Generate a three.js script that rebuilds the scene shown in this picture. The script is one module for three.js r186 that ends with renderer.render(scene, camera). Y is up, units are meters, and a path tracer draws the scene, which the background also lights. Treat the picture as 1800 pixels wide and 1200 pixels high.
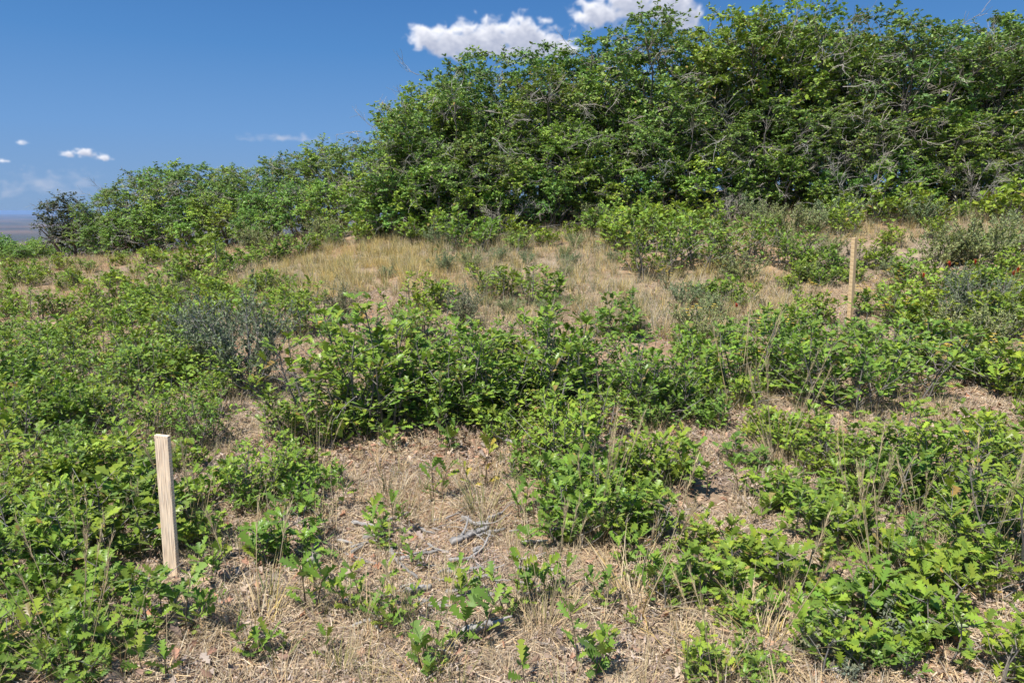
import * as THREE from 'three';
import { createNoise2D, createNoise3D } from 'simplex-noise';

// ---------------------------------------------------------------- camera, sky, sun, exposure
const EYE = 1.6, FOCAL = 1200, PITCH = -Math.atan(230 / 1200);            // focal length in pixels of an 1800 x 1200 picture
const scene = new THREE.Scene();
const camera = new THREE.PerspectiveCamera(2 * Math.atan(600 / FOCAL) * 180 / Math.PI, 1.5, 0.05, 90000);
camera.position.set(0, EYE, 0);
camera.rotation.x = PITCH;
camera.updateMatrixWorld(true);
const renderer = new THREE.WebGLRenderer({ antialias: true });
renderer.toneMapping = THREE.LinearToneMapping;
renderer.toneMappingExposure = 2.15;
renderer.shadowMap.enabled = true;

const SUN_DIR = new THREE.Vector3(-0.50, 1.2, 0.52).normalize();
const sun = new THREE.DirectionalLight(new THREE.Color(1, 0.955, 0.88), 3.3);
sun.name = 'sun';
sun.position.copy(SUN_DIR).multiplyScalar(60);
sun.target.position.set(0, 0, -10);
sun.position.add(sun.target.position);
sun.castShadow = true; sun.shadow.radius = 1;
Object.assign(sun.shadow.camera, { left: -40, right: 40, top: 40, bottom: -40, near: 1, far: 160 });
sun.shadow.mapSize.set(4096, 4096);
scene.add(sun, sun.target);

function rng(seed) { let s = seed | 0; return () => { s = (s + 0x6d2b79f5) | 0; let t = Math.imul(s ^ (s >>> 15), 1 | s); t = (t + Math.imul(t ^ (t >>> 7), 61 | t)) ^ t; return ((t ^ (t >>> 14)) >>> 0) / 4294967296; }; }
const n2 = createNoise2D(rng(11)), n3 = createNoise3D(rng(12));
const fbm2 = (x, y, o = 4) => { let a = 1, s = 0, t = 0; for (let i = 0; i < o; i++) { s += a * n2(x, y); t += a; a *= 0.5; x = x * 2.03 + 7.1; y = y * 2.03 - 3.7; } return s / t; };
const clamp = (x, a, b) => Math.min(b, Math.max(a, x)), lerp = (a, b, t) => a + (b - a) * t;
const smooth = (x, a, b) => { const t = clamp((x - a) / (b - a), 0, 1); return t * t * (3 - 2 * t); };

// direction of a picture point and back; used to set things down where they stand on the ground
function ray(u, v) { return new THREE.Vector3((u - 900) / FOCAL, (600 - v) / FOCAL, -1).applyEuler(new THREE.Euler(PITCH, 0, 0)).normalize(); }
const tmpV = new THREE.Vector3();
function project(x, y, z) { tmpV.set(x, y, z).applyMatrix4(camera.matrixWorldInverse); return [900 + FOCAL * tmpV.x / -tmpV.z, 600 - FOCAL * tmpV.y / -tmpV.z, -tmpV.z]; }

// the sky: clear air with a few fair-weather clouds, in directions
{
  const W = 4096, H = 2048, data = new Float32Array(W * H * 4);
  const stops = [[0, 0.114, 0.179, 0.284], [2, 0.105, 0.179, 0.298], [6, 0.079, 0.165, 0.314], [12, 0.044, 0.125, 0.279], [17, 0.030, 0.096, 0.242], [40, 0.028, 0.088, 0.228], [90, 0.026, 0.084, 0.219]];
  const air = (e) => { let k = 0; while (k < stops.length - 2 && e > stops[k + 1][0]) k++; const a = stops[k], b = stops[k + 1], t = clamp((e - a[0]) / (b[0] - a[0]), 0, 1); return [1, 2, 3].map((c) => lerp(a[c], b[c], t)); };
  // cloud bodies: azimuth (deg, 0 = straight ahead, right positive), elevation, half width, half height, density
  const bodies = [];
  const put = (u, v, wu, hv, d = 1, soft = 0) => { const r = ray(u, v), az = Math.atan2(r.x, -r.z) * 180 / Math.PI, el = Math.asin(r.y) * 180 / Math.PI, k = 57.3 / FOCAL * Math.cos(Math.atan(Math.hypot(u - 900, v - 600) / FOCAL)); bodies.push([az, el, wu * k, hv * k, d, soft]); };
  put(755, 66, 42, 22, .8); put(800, 80, 62, 32); put(850, 72, 70, 36); put(915, 62, 62, 32, 1.1); put(930, 88, 80, 30); put(985, 88, 34, 22, .8);
  put(1050, 28, 50, 30); put(1110, 10, 60, 42, 1.1); put(1175, 14, 56, 46); put(1205, 30, 36, 30, .8);
  put(148, 269, 19, 9, 1); put(117, 271, 13, 6, .6); put(181, 278, 13, 7, .8); put(41, 251, 10, 3.5, .3); put(3, 283, 10, 3.5, .4);
  put(497, 244, 70, 8, .28, 1); put(70, 325, 44, 26, .2, 1); put(15, 335, 26, 18, .17, 1); put(140, 320, 30, 22, .14, 1); put(110, 338, 60, 16, .13, 1);
  const r = rng(5);
  for (let i = 0; i < 13; i++) {                                          // the same kind of clouds all round the horizon
    const az = 55 + 250 * (i + r()) / 13, el = 7 + r() * 16, s = 1.2 + r() * 2.4;
    for (let k = 0; k < 4; k++) bodies.push([az + (k - 1.5) * s * 1.1 + r() - .5, el + (r() - .5) * s * .5, s * (.9 + r() * .8), s * (.5 + r() * .4), .8 + r() * .3, 0]);
  }
  for (const b of bodies) if (b[0] > 180) b[0] -= 360;
  const dens = (az, el, near) => {
    let best = -3, soft = 0;
    for (const b of near) { const q = Math.hypot((az - b[0]) / b[2], (el - b[1]) / (el < b[1] ? b[3] * .75 : b[3])), d = (1.05 - q) * 1.15 * Math.min(1, b[4] + .3); if (d > best) { best = d; soft = b[5] ? b[4] : 0; } }
    return [best, soft];
  };
  for (let row = 0; row < H; row++) {
    const el = ((row + .5) / H - .5) * 180, c = air(Math.max(el, 0));
    const row_ = bodies.filter((b) => Math.abs(el - b[1]) < b[3] * 2.0 + .6);
    for (let col = 0; col < W; col++) {
      const i = (row * W + col) * 4;
      let R = c[0], G = c[1], B = c[2];
      if (row_.length && el > 0) {
        let az = ((col + .5) / W - .5) * 360 + 90; if (az > 180) az -= 360;
        const near = row_.filter((b) => Math.abs(az - b[0]) < b[2] * 2 + .6);
        if (near.length) {
          const sz = near[0][2] > 1.2 ? 1 : 3.0;
          const wx = n2(az * .9 * sz, el * .9 * sz + 40) * .14 / sz, wy = n2(az * .9 * sz + 90, el * .9 * sz) * .12 / sz;
          const rough = fbm2(az * .62 * sz + wx, el * .95 * sz + wy, 5);
          const at = (dx, dy) => dens(az + wx + dx, el + wy + dy, near);
          const [d0, soft] = at(0, 0);
          const d = d0 + rough * .62;
          const a = smooth(d, -.08, soft ? .9 : sz > 1 ? .85 : .6) * (soft ? soft * 2.2 : 1);
          if (a > 0) {
            let thick = 0;                                               // how much cloud lies between here and the sun
            for (let k = 1; k <= 4; k++) { const dx = -.22 * k / sz, dy = .34 * k / sz, q = at(dx, dy)[0] + fbm2((az + dx) * .62 * sz + wx, (el + dy) * .95 * sz + wy, 3) * .62; thick += clamp(q, 0, .7); }
            const lit = Math.exp(-thick * .95), puff = .1 * fbm2(az * 1.5 * sz, el * 2.0 * sz, 3);
            const k = clamp(lerp(.42, 1.08, lit) + puff, .3, 1.15), t = soft ? .62 : k;
            R = lerp(R, lerp(.16, .50, (t - .3) / .8), a); G = lerp(G, lerp(.185, .505, (t - .3) / .8), a); B = lerp(B, lerp(.26, .535, (t - .3) / .8), a);
          }
        }
      }
      data[i] = R; data[i + 1] = G; data[i + 2] = B; data[i + 3] = 1;
    }
  }
  const tex = new THREE.DataTexture(data, W, H, THREE.RGBAFormat, THREE.FloatType);
  tex.mapping = THREE.EquirectangularReflectionMapping; tex.magFilter = tex.minFilter = THREE.LinearFilter; tex.needsUpdate = true;
  scene.background = tex; scene.environment = tex;
}
scene.fog = new THREE.FogExp2(new THREE.Color(0.40, 0.62, 1.0), 0.00003);

// ---------------------------------------------------------------- terrain
// points of the hillside, as picture point and distance straight ahead (m)
const ctrl = [];
for (const [u, v, D] of [
  [100, 1200, 2.1], [900, 1200, 2.08], [1700, 1200, 2.05], [-300, 1000, 2.9], [300, 1008, 2.82], [900, 1000, 2.85], [1500, 1000, 2.8], [2100, 1000, 2.7],
  [100, 850, 3.8], [600, 850, 3.85], [900, 850, 3.8], [1250, 850, 3.75], [1650, 850, 3.65], [100, 700, 5.85], [500, 720, 5.3], [900, 740, 4.95], [1250, 700, 5.4], [1600, 700, 5.2], [2100, 700, 5],
  [100, 600, 8.7], [500, 600, 7.8], [900, 600, 7.2], [1250, 590, 7.2], [1600, 560, 7.5], [60, 540, 12], [400, 520, 10.6], [650, 500, 9.8], [900, 500, 9.8], [1250, 480, 10], [1600, 470, 9.8],
  [40, 500, 16], [250, 490, 14.5], [450, 465, 13.5], [600, 432, 14], [750, 430, 13.4], [900, 425, 13], [1150, 405, 13], [1400, 385, 13.2], [1650, 370, 13.6], [1850, 365, 13.6], [2300, 400, 11],
  [40, 470, 21], [120, 460, 26], [350, 440, 22], [550, 420, 18.5], [-300, 520, 15], [-400, 490, 24]]) {
  const r = ray(u, v), t = D / -r.z; ctrl.push([r.x * t, r.z * t, EYE + r.y * t]);
}
ctrl.push([-4, 1, 0], [0, 0, 0.02], [4, 1, 0.05], [-8, -1, -.1], [9, -1, .2], [-4, 8, 0], [5, 8, 0], [0, -22, 1.9], [10, -22, 2.2], [18, -20, 2.2], [20, -8, 1.5], [-18, -34, -1.6], [-30, -30, -3.2], [0, -36, 1.5], [16, -36, 2.2], [-40, -10, -3.5], [-20, -2, -.8], [30, -30, 2.2], [30, 0, 1], [-8, -30, .4]);
const N = ctrl.length, tps = (() => {
  const M = N + 3, A = Array.from({ length: M }, () => new Float64Array(M + 1)), U = (r2) => (r2 > 1e-9 ? .5 * r2 * Math.log(r2) : 0);
  for (let i = 0; i < N; i++) {
    for (let j = 0; j < N; j++) A[i][j] = U((ctrl[i][0] - ctrl[j][0]) ** 2 + (ctrl[i][1] - ctrl[j][1]) ** 2);
    A[i][i] += 1.5; A[i][N] = A[N][i] = 1; A[i][N + 1] = A[N + 1][i] = ctrl[i][0]; A[i][N + 2] = A[N + 2][i] = ctrl[i][1]; A[i][M] = ctrl[i][2];
  }
  for (let c = 0; c < M; c++) {
    let p = c; for (let k = c + 1; k < M; k++) if (Math.abs(A[k][c]) > Math.abs(A[p][c])) p = k;
    [A[c], A[p]] = [A[p], A[c]];
    for (let k = 0; k < M; k++) if (k !== c) { const f = A[k][c] / A[c][c]; if (f) for (let q = c; q <= M; q++) A[k][q] -= f * A[c][q]; }
  }
  return A.map((row, i) => row[M] / row[i]);
})();
function hill(x, z) {
  let h = tps[N] + tps[N + 1] * x + tps[N + 2] * z;
  for (let i = 0; i < N; i++) { const dx = x - ctrl[i][0], dz = z - ctrl[i][1], r2 = dx * dx + dz * dz; if (r2 > 1e-9) h += tps[i] * .5 * r2 * Math.log(r2); }
  return h;
}
function height(x, z) {
  const r = Math.hypot(x, z);
  let h;
  if (r < 70) { const k = r > 36 ? 36 / r : 1; h = hill(x * k, z * k) + .035 * n2(x * .7, z * .7) + .010 * n2(x * 1.8 + 9, z * 1.8) + .002 * n2(x * 6, z * 6 + 5); } else h = 0;
  if (r > 36) { const t = Math.min(r, 70) / 36; if (r >= 70) { const k = 36 / r; h = hill(x * k, z * k); } const fall = (r - 36) * .16; h = Math.max(h - fall, -420 + (h - 1) * 0); if (r > 900) h = Math.min(h, -130); h = lerp(h, -250 + 9 * n2(x * .0003, z * .0003), smooth(r, 400, 3000)); }
  return h;
}
function groundAt(u, v) {
  const r = ray(u, v); let t0 = .5, t = .5;
  for (; t < 60; t0 = t, t += .05 + t * .01) if (EYE + r.y * t < height(r.x * t, r.z * t)) break;
  for (let k = 0; k < 14; k++) { const m = (t0 + t) / 2; if (EYE + r.y * m < height(r.x * m, r.z * m)) t = m; else t0 = m; }
  return new THREE.Vector3(r.x * t, height(r.x * t, r.z * t), r.z * t);
}
function atDistance(u, D) { const x = (u - 900) / FOCAL * D * .985; return new THREE.Vector3(x, height(x, -D), -D); }

// ---------------------------------------------------------------- textures
function tex(W, H, fill, srgb) {
  const d = new Uint8Array(W * H * 4);
  for (let y = 0; y < H; y++) for (let x = 0; x < W; x++) { const c = fill(x, y), i = (y * W + x) * 4; d[i] = clamp(c[0], 0, 255); d[i + 1] = clamp(c[1], 0, 255); d[i + 2] = clamp(c[2], 0, 255); d[i + 3] = 255; }
  const t = new THREE.DataTexture(d, W, H); t.wrapS = t.wrapT = THREE.RepeatWrapping; t.magFilter = THREE.LinearFilter; t.minFilter = THREE.LinearFilter; if (srgb) t.colorSpace = THREE.SRGBColorSpace; t.needsUpdate = true; return t;
}
function litterTexture() {                                                  // bits of straw, leaf crumbs and soil lying every way
  const S = 2048, cv = document.createElement('canvas'); cv.width = cv.height = S; const g = cv.getContext('2d'), r = rng(21);
  g.fillStyle = '#857664'; g.fillRect(0, 0, S, S);
  const cols = ['#8f7b6a', '#6b594c', '#a08b75', '#5a4a40', '#9a8468', '#a08064', '#b7a488', '#7f756c', '#918880', '#c0ad90', '#6f5648', '#856450'];
  const wrap = (x, y, f) => { for (const dx of [-S, 0, S]) for (const dy of [-S, 0, S]) if (x + dx > -120 && x + dx < S + 120 && y + dy > -120 && y + dy < S + 120) f(x + dx, y + dy); };
  for (let i = 0; i < 9000; i++) { const x = r() * S, y = r() * S, q = 4 + r() * 16, a = r() * 7, c = cols[Math.floor(r() * 7)]; wrap(x, y, (X, Y) => { g.globalAlpha = .35; g.fillStyle = c; g.beginPath(); g.ellipse(X, Y, q, q * (.4 + r() * .5), a, 0, 7); g.fill(); }); }
  for (let i = 0; i < 30000; i++) {
    const x = r() * S, y = r() * S, L = 8 + r() * r() * 70, a = r() * 7, b = (r() - .5) * 12, w = .8 + r() * 2.2, c = cols[Math.floor(r() * cols.length)], al = .4 + r() * .5;
    wrap(x, y, (X, Y) => { g.globalAlpha = al; g.strokeStyle = c; g.lineWidth = w; g.beginPath(); g.moveTo(X, Y); g.quadraticCurveTo(X + Math.cos(a) * L / 2 + b, Y + Math.sin(a) * L / 2 - b, X + Math.cos(a) * L, Y + Math.sin(a) * L); g.stroke(); });
  }
  const t = new THREE.CanvasTexture(cv); t.wrapS = t.wrapT = THREE.RepeatWrapping; t.colorSpace = THREE.SRGBColorSpace; t.repeat.set(.55, .55); return t;
}
const litterMap = litterTexture();
const litterBump = litterMap.clone(); litterBump.colorSpace = THREE.NoColorSpace;

// ---------------------------------------------------------------- geometry builder
class GB {
  constructor() { this.p = []; this.n = []; this.c = []; this.i = []; }
  tube(pts, radii, sides, col) {
    const base = this.p.length / 3, up = new THREE.Vector3(), T = new THREE.Vector3(), A = new THREE.Vector3(), B = new THREE.Vector3();
    for (let k = 0; k < pts.length; k++) {
      T.subVectors(pts[Math.min(k + 1, pts.length - 1)], pts[Math.max(k - 1, 0)]).normalize();
      up.set(.31, .17, .93); A.crossVectors(T, up).normalize(); B.crossVectors(T, A);
      for (let s = 0; s < sides; s++) {
        const a = s / sides * Math.PI * 2, ca = Math.cos(a), sa = Math.sin(a), nx = A.x * ca + B.x * sa, ny = A.y * ca + B.y * sa, nz = A.z * ca + B.z * sa;
        this.p.push(pts[k].x + nx * radii[k], pts[k].y + ny * radii[k], pts[k].z + nz * radii[k]); this.n.push(nx, ny, nz); this.c.push(col[0], col[1], col[2]);
      }
      if (k) for (let s = 0; s < sides; s++) { const a = base + (k - 1) * sides + s, b = base + (k - 1) * sides + (s + 1) % sides; this.i.push(a, b, a + sides, b, b + sides, a + sides); }
    }
    const e = base + (pts.length - 1) * sides; for (let s = 1; s < sides - 1; s++) { this.i.push(e, e + s, e + s + 1); this.i.push(base, base + s + 1, base + s); }
  }
  add(t, m, col) {                                                            // a template under a matrix
    const base = this.p.length / 3, e = m.elements, P = t.p, Q = t.n;
    for (let k = 0; k < P.length; k += 3) {
      const x = P[k], y = P[k + 1], z = P[k + 2], a = Q[k], b = Q[k + 1], c = Q[k + 2];
      this.p.push(e[0] * x + e[4] * y + e[8] * z + e[12], e[1] * x + e[5] * y + e[9] * z + e[13], e[2] * x + e[6] * y + e[10] * z + e[14]);
      let nx = e[0] * a + e[4] * b + e[8] * c, ny = e[1] * a + e[5] * b + e[9] * c, nz = e[2] * a + e[6] * b + e[10] * c; const l = Math.hypot(nx, ny, nz) || 1;
      this.n.push(nx / l, ny / l, nz / l); this.c.push(col[0], col[1], col[2]);
    }
    for (const k of t.i) this.i.push(base + k);
  }
  blade(pts, w, side, col) {                                                  // a flat tapering blade
    const base = this.p.length / 3, T = new THREE.Vector3(), nn = new THREE.Vector3(), last = pts.length - 1;
    for (let k = 0; k <= last; k++) {
      T.subVectors(pts[Math.min(k + 1, last)], pts[Math.max(k - 1, 0)]).normalize(); nn.crossVectors(side, T).normalize();
      const h = w * (1 - k / last) * .5;
      for (const s of k === last ? [0] : [-1, 1]) { this.p.push(pts[k].x + side.x * h * s, pts[k].y + side.y * h * s, pts[k].z + side.z * h * s); this.n.push(nn.x, nn.y, nn.z); this.c.push(col[0], col[1], col[2]); }
      if (k) { const a = base + (k - 1) * 2; if (k === last) this.i.push(a, a + 1, a + 2); else this.i.push(a, a + 1, a + 2, a + 1, a + 3, a + 2); }
    }
  }
  build() {
    const g = new THREE.BufferGeometry();
    g.setAttribute('position', new THREE.Float32BufferAttribute(this.p, 3)); g.setAttribute('normal', new THREE.Float32BufferAttribute(this.n, 3)); g.setAttribute('color', new THREE.Float32BufferAttribute(this.c, 3));
    g.setIndex(this.i); return g;
  }
}
const template = (g) => ({ p: g.attributes.position.array, n: g.attributes.normal.array, i: g.index.array });
const V = (x, y, z) => new THREE.Vector3(x, y, z);

// oak leaf: length 1 along +z, lobed edge, folded along the midrib; stations are [z of midrib, half width, z of edge]
function leafGeometry(st, fold, curl, sway) {
  const p = [], idx = [], M = [];
  st.forEach(([t, w, te], k) => {
    const y = (q) => -curl * q * q, sx = sway * Math.sin(t * 3.1);
    M.push(p.length / 3); p.push(sx, y(t), t);
    if (w > 0) { p.push(sx - w, y(te) + fold * w, te, sx + w, y(te) + fold * w, te); }
    if (k) {
      const a = M[k - 1], b = M[k], aw = st[k - 1][1] > 0, bw = w > 0;
      if (aw && bw) idx.push(a, a + 1, b, a + 1, b + 1, b, a, b, a + 2, a + 2, b, b + 2);
      else if (bw) idx.push(a, b + 1, b, a, b, b + 2);
      else if (aw) idx.push(a, a + 1, b, a, b, a + 2);
    }
  });
  const g = new THREE.BufferGeometry(); g.setAttribute('position', new THREE.Float32BufferAttribute(p, 3)); g.setIndex(idx.map((_, k) => idx[k - k % 3 + [0, 2, 1][k % 3]])); g.computeVertexNormals(); return g;
}
const lobed = [[0, .012, 0], [.14, .02, .14], [.26, .07, .24], [.34, .20, .42], [.42, .055, .42], [.52, .27, .64], [.6, .06, .60], [.72, .27, .84], [.8, .075, .80], [.9, .17, .98], [1.0, 0, 1.0]];
const lobed2 = [[0, .012, 0], [.16, .025, .16], [.27, .16, .36], [.37, .06, .38], [.48, .24, .58], [.56, .075, .57], [.66, .30, .76], [.76, .09, .77], [.88, .22, .95], [1.02, 0, 1.02]];
const lobed3 = [[0, .012, 0], [.18, .04, .18], [.36, .17, .44], [.46, .075, .47], [.60, .25, .70], [.70, .10, .71], [.84, .24, .90], [.98, 0, .98]];
const simple = [[0, .02, 0], [.2, .06, .2], [.38, .22, .46], [.5, .12, .5], [.68, .28, .8], [.8, .14, .8], [1, 0, 1]];
const leafNear = [leafGeometry(lobed, .28, .10, .03), leafGeometry(lobed2, .18, .22, -.04), leafGeometry(lobed3, .34, .02, .05), leafGeometry(lobed2, .1, -.08, .02)];
const leafMid = [leafGeometry(lobed2, .25, .14, .03), leafGeometry(lobed3, .15, .05, -.03), leafGeometry(simple, .35, .25, 0)].map(template);
const leafFar = [leafGeometry([[0, .04, 0], [.35, .24, .42], [.55, .15, .55], [.75, .28, .8], [1, 0, 1]], .25, .15, 0), leafGeometry([[0, .05, 0], [.5, .27, .6], [1, 0, 1]], .2, .1, 0)].map(template);
const leafTree = [leafFar[0], ...[.3, .27, .33, .3].map((w, k) => template(leafGeometry([[0, 0, 0], [.5, w, .6 + k * .04], [1, 0, 1]], .25, .12 * k, 0)))];
const leafTiny = [leafGeometry([[0, .05, 0], [.5, .26, .55], [1, 0, 1]], .3, .1, 0)].map(template);

const mm = new THREE.Matrix4(), ax = V(), ay = V(), az_ = V();
function leafMatrix(pos, dir, face, size, wide = 1) {                        // leaf axis along dir, upper side towards face
  az_.copy(dir).normalize(); ax.crossVectors(face, az_); if (ax.lengthSq() < 1e-6) ax.set(1, 0, 0); ax.normalize(); ay.crossVectors(az_, ax);
  return mm.makeBasis(ax.clone().multiplyScalar(size * wide), ay.clone().multiplyScalar(size), az_.clone().multiplyScalar(size)).setPosition(pos);
}
const jitter = (r, k) => V((r() - .5) * k, (r() - .5) * k, (r() - .5) * k);
function path(start, dir, len, segs, wander, lift, r) {
  const pts = [start.clone()], d = dir.clone().normalize(), s = len / segs;
  for (let k = 0; k < segs; k++) { d.add(jitter(r, wander)); d.y += lift; d.normalize(); pts.push(pts[k].clone().addScaledVector(d, s)); }
  return pts;
}
const along = (pts, t) => { const q = clamp(t, 0, .999) * (pts.length - 1), k = Math.floor(q); return pts[k].clone().lerp(pts[k + 1], q - k); };
const heading = (pts, t) => { const k = Math.min(pts.length - 2, Math.floor(clamp(t, 0, .999) * (pts.length - 1))); return pts[k + 1].clone().sub(pts[k]).normalize(); };
const taper = (n, a, b) => Array.from({ length: n }, (_, k) => lerp(a, b, k / (n - 1)));
const vary = (c, r, k = .25, warm = .15) => { const f = 1 + (r() - .5) * 2 * k, w = (r() - .3) * warm; return [c[0] * f * (1 + w * 1.6), c[1] * f * (1 + w * .5), c[2] * f * (1 - w)]; };

// ---------------------------------------------------------------- materials
const leafMaterial = (extra = {}) => new THREE.MeshPhysicalMaterial({ color: 0xffffff, vertexColors: true, roughness: .92, transmission: .3, thickness: 0, clearcoat: .3, clearcoatRoughness: .3, specularIntensity: .5, side: THREE.DoubleSide, ...extra });
const M_leaf = leafMaterial(), M_leafTree = leafMaterial({ clearcoat: .34, clearcoatRoughness: .3 }), M_wood = new THREE.MeshStandardMaterial({ color: 0xffffff, vertexColors: true, roughness: .95 });
const M_grass = new THREE.MeshPhysicalMaterial({ color: 0xffffff, vertexColors: true, roughness: .9, transmission: .22, thickness: 0, side: THREE.DoubleSide });
const M_dead = new THREE.MeshPhysicalMaterial({ color: 0xffffff, vertexColors: true, roughness: .9, side: THREE.DoubleSide });
const linear = (r, g, b) => new THREE.Color().setRGB(r, g, b);

const hueOf = rng(4242), tints = [[1, 1, 1], [.98, .93, .8], [.78, .87, .95]].map((c, k) => [M_leaf, M_leafTree].map((m) => { if (!k) return m; const n = m.clone(); n.color = linear(...c); return n; }));

// ---------------------------------------------------------------- naming
const taken = new Map();
function numbered(name) { const n = taken.get(name) ?? 0; taken.set(name, n + 1); return n ? name + '_' + String(n).padStart(3, '0') : name; }
function tag(o, label, category, group, kind) { o.userData = { label, category }; if (group) o.userData.group = group; if (kind) o.userData.kind = kind; return o; }
const shade = (o) => { o.traverse((m) => { if (m.isMesh) m.castShadow = m.receiveShadow = true; }); return o; };
function place(proto, pos, turn, scale, label, category, group, tilt = 0) {
  const o = proto.clone(); o.name = numbered(proto.name); o.position.copy(pos); o.rotation.set(tilt * Math.sin(turn * 3), turn, tilt * Math.cos(turn * 5)); if (Array.isArray(scale)) o.scale.set(...scale); else o.scale.setScalar(scale);
  const v = tints[Math.floor(hueOf() * 3)]; o.traverse((m) => { if (m.material === M_leaf) m.material = v[0]; else if (m.material === M_leafTree) m.material = v[1]; });
  tag(o, label, category, group); scene.add(shade(o)); return o;
}
function part(parent, name, geometry, material, kind) { const m = new THREE.Mesh(geometry, material); m.name = name; if (kind) m.userData.kind = kind; parent.add(m); return m; }

// ---------------------------------------------------------------- ground
{
  const radii = []; for (let r = .6; r < 60; r *= 1.013) radii.push(r); for (let r = 62; r < 45000; r *= 1.13) radii.push(r); radii.push(60000);
  const A = 420, p = [0, height(0, 0), 0], uv = [0, 0], col = [1, 1, 1], idx = [];
  for (const r of radii) for (let a = 0; a < A; a++) {
    const t = a / A * Math.PI * 2, x = Math.sin(t) * r, z = -Math.cos(t) * r; p.push(x, height(x, z), z); uv.push(x, z);
    if (r < 200) { const k = 1 + .25 * n2(x * .5, z * .5) + .2 * n2(x * 2.3, z * 2.3), w = .16 * n2(x * .33 + 50, z * .33), f = r > 45 ? .55 : 1; col.push(k * (1 + w) * 1.14 * f, k * 1.05, k * (1 - w) * .98 * f); }
    else { const b = fbm2(x * .00012, z * .0005, 4), s = n2(x * .0004 + 70, z * .0016); const c = b > .12 ? [.44, .36, .29] : b < -.2 ? [.14, .2, .17] : [.26, .28, .22]; col.push(c[0] * (1.2 + .4 * s), c[1] * (1.2 + .4 * s), c[2] * (1.2 + .4 * s)); }
  }
  for (let a = 0; a < A; a++) idx.push(0, 1 + (a + 1) % A, 1 + a);
  for (let k = 0; k < radii.length - 1; k++) for (let a = 0; a < A; a++) { const i = 1 + k * A + a, j = 1 + k * A + (a + 1) % A; idx.push(i, j, i + A, j, j + A, i + A); }
  const g = new THREE.BufferGeometry(); g.setAttribute('position', new THREE.Float32BufferAttribute(p, 3)); g.setAttribute('uv', new THREE.Float32BufferAttribute(uv, 2)); g.setAttribute('color', new THREE.Float32BufferAttribute(col, 3)); g.setIndex(idx); g.computeVertexNormals();
  const m = new THREE.Mesh(g, new THREE.MeshStandardMaterial({ map: litterMap, bumpMap: litterBump, bumpScale: .012, vertexColors: true, roughness: 1, side: THREE.DoubleSide }));
  m.name = 'ground'; tag(m, 'dry stony hillside soil strewn with litter, falling away to the far plain', 'ground', null, 'structure'); m.receiveShadow = true; scene.add(m);
}

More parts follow.
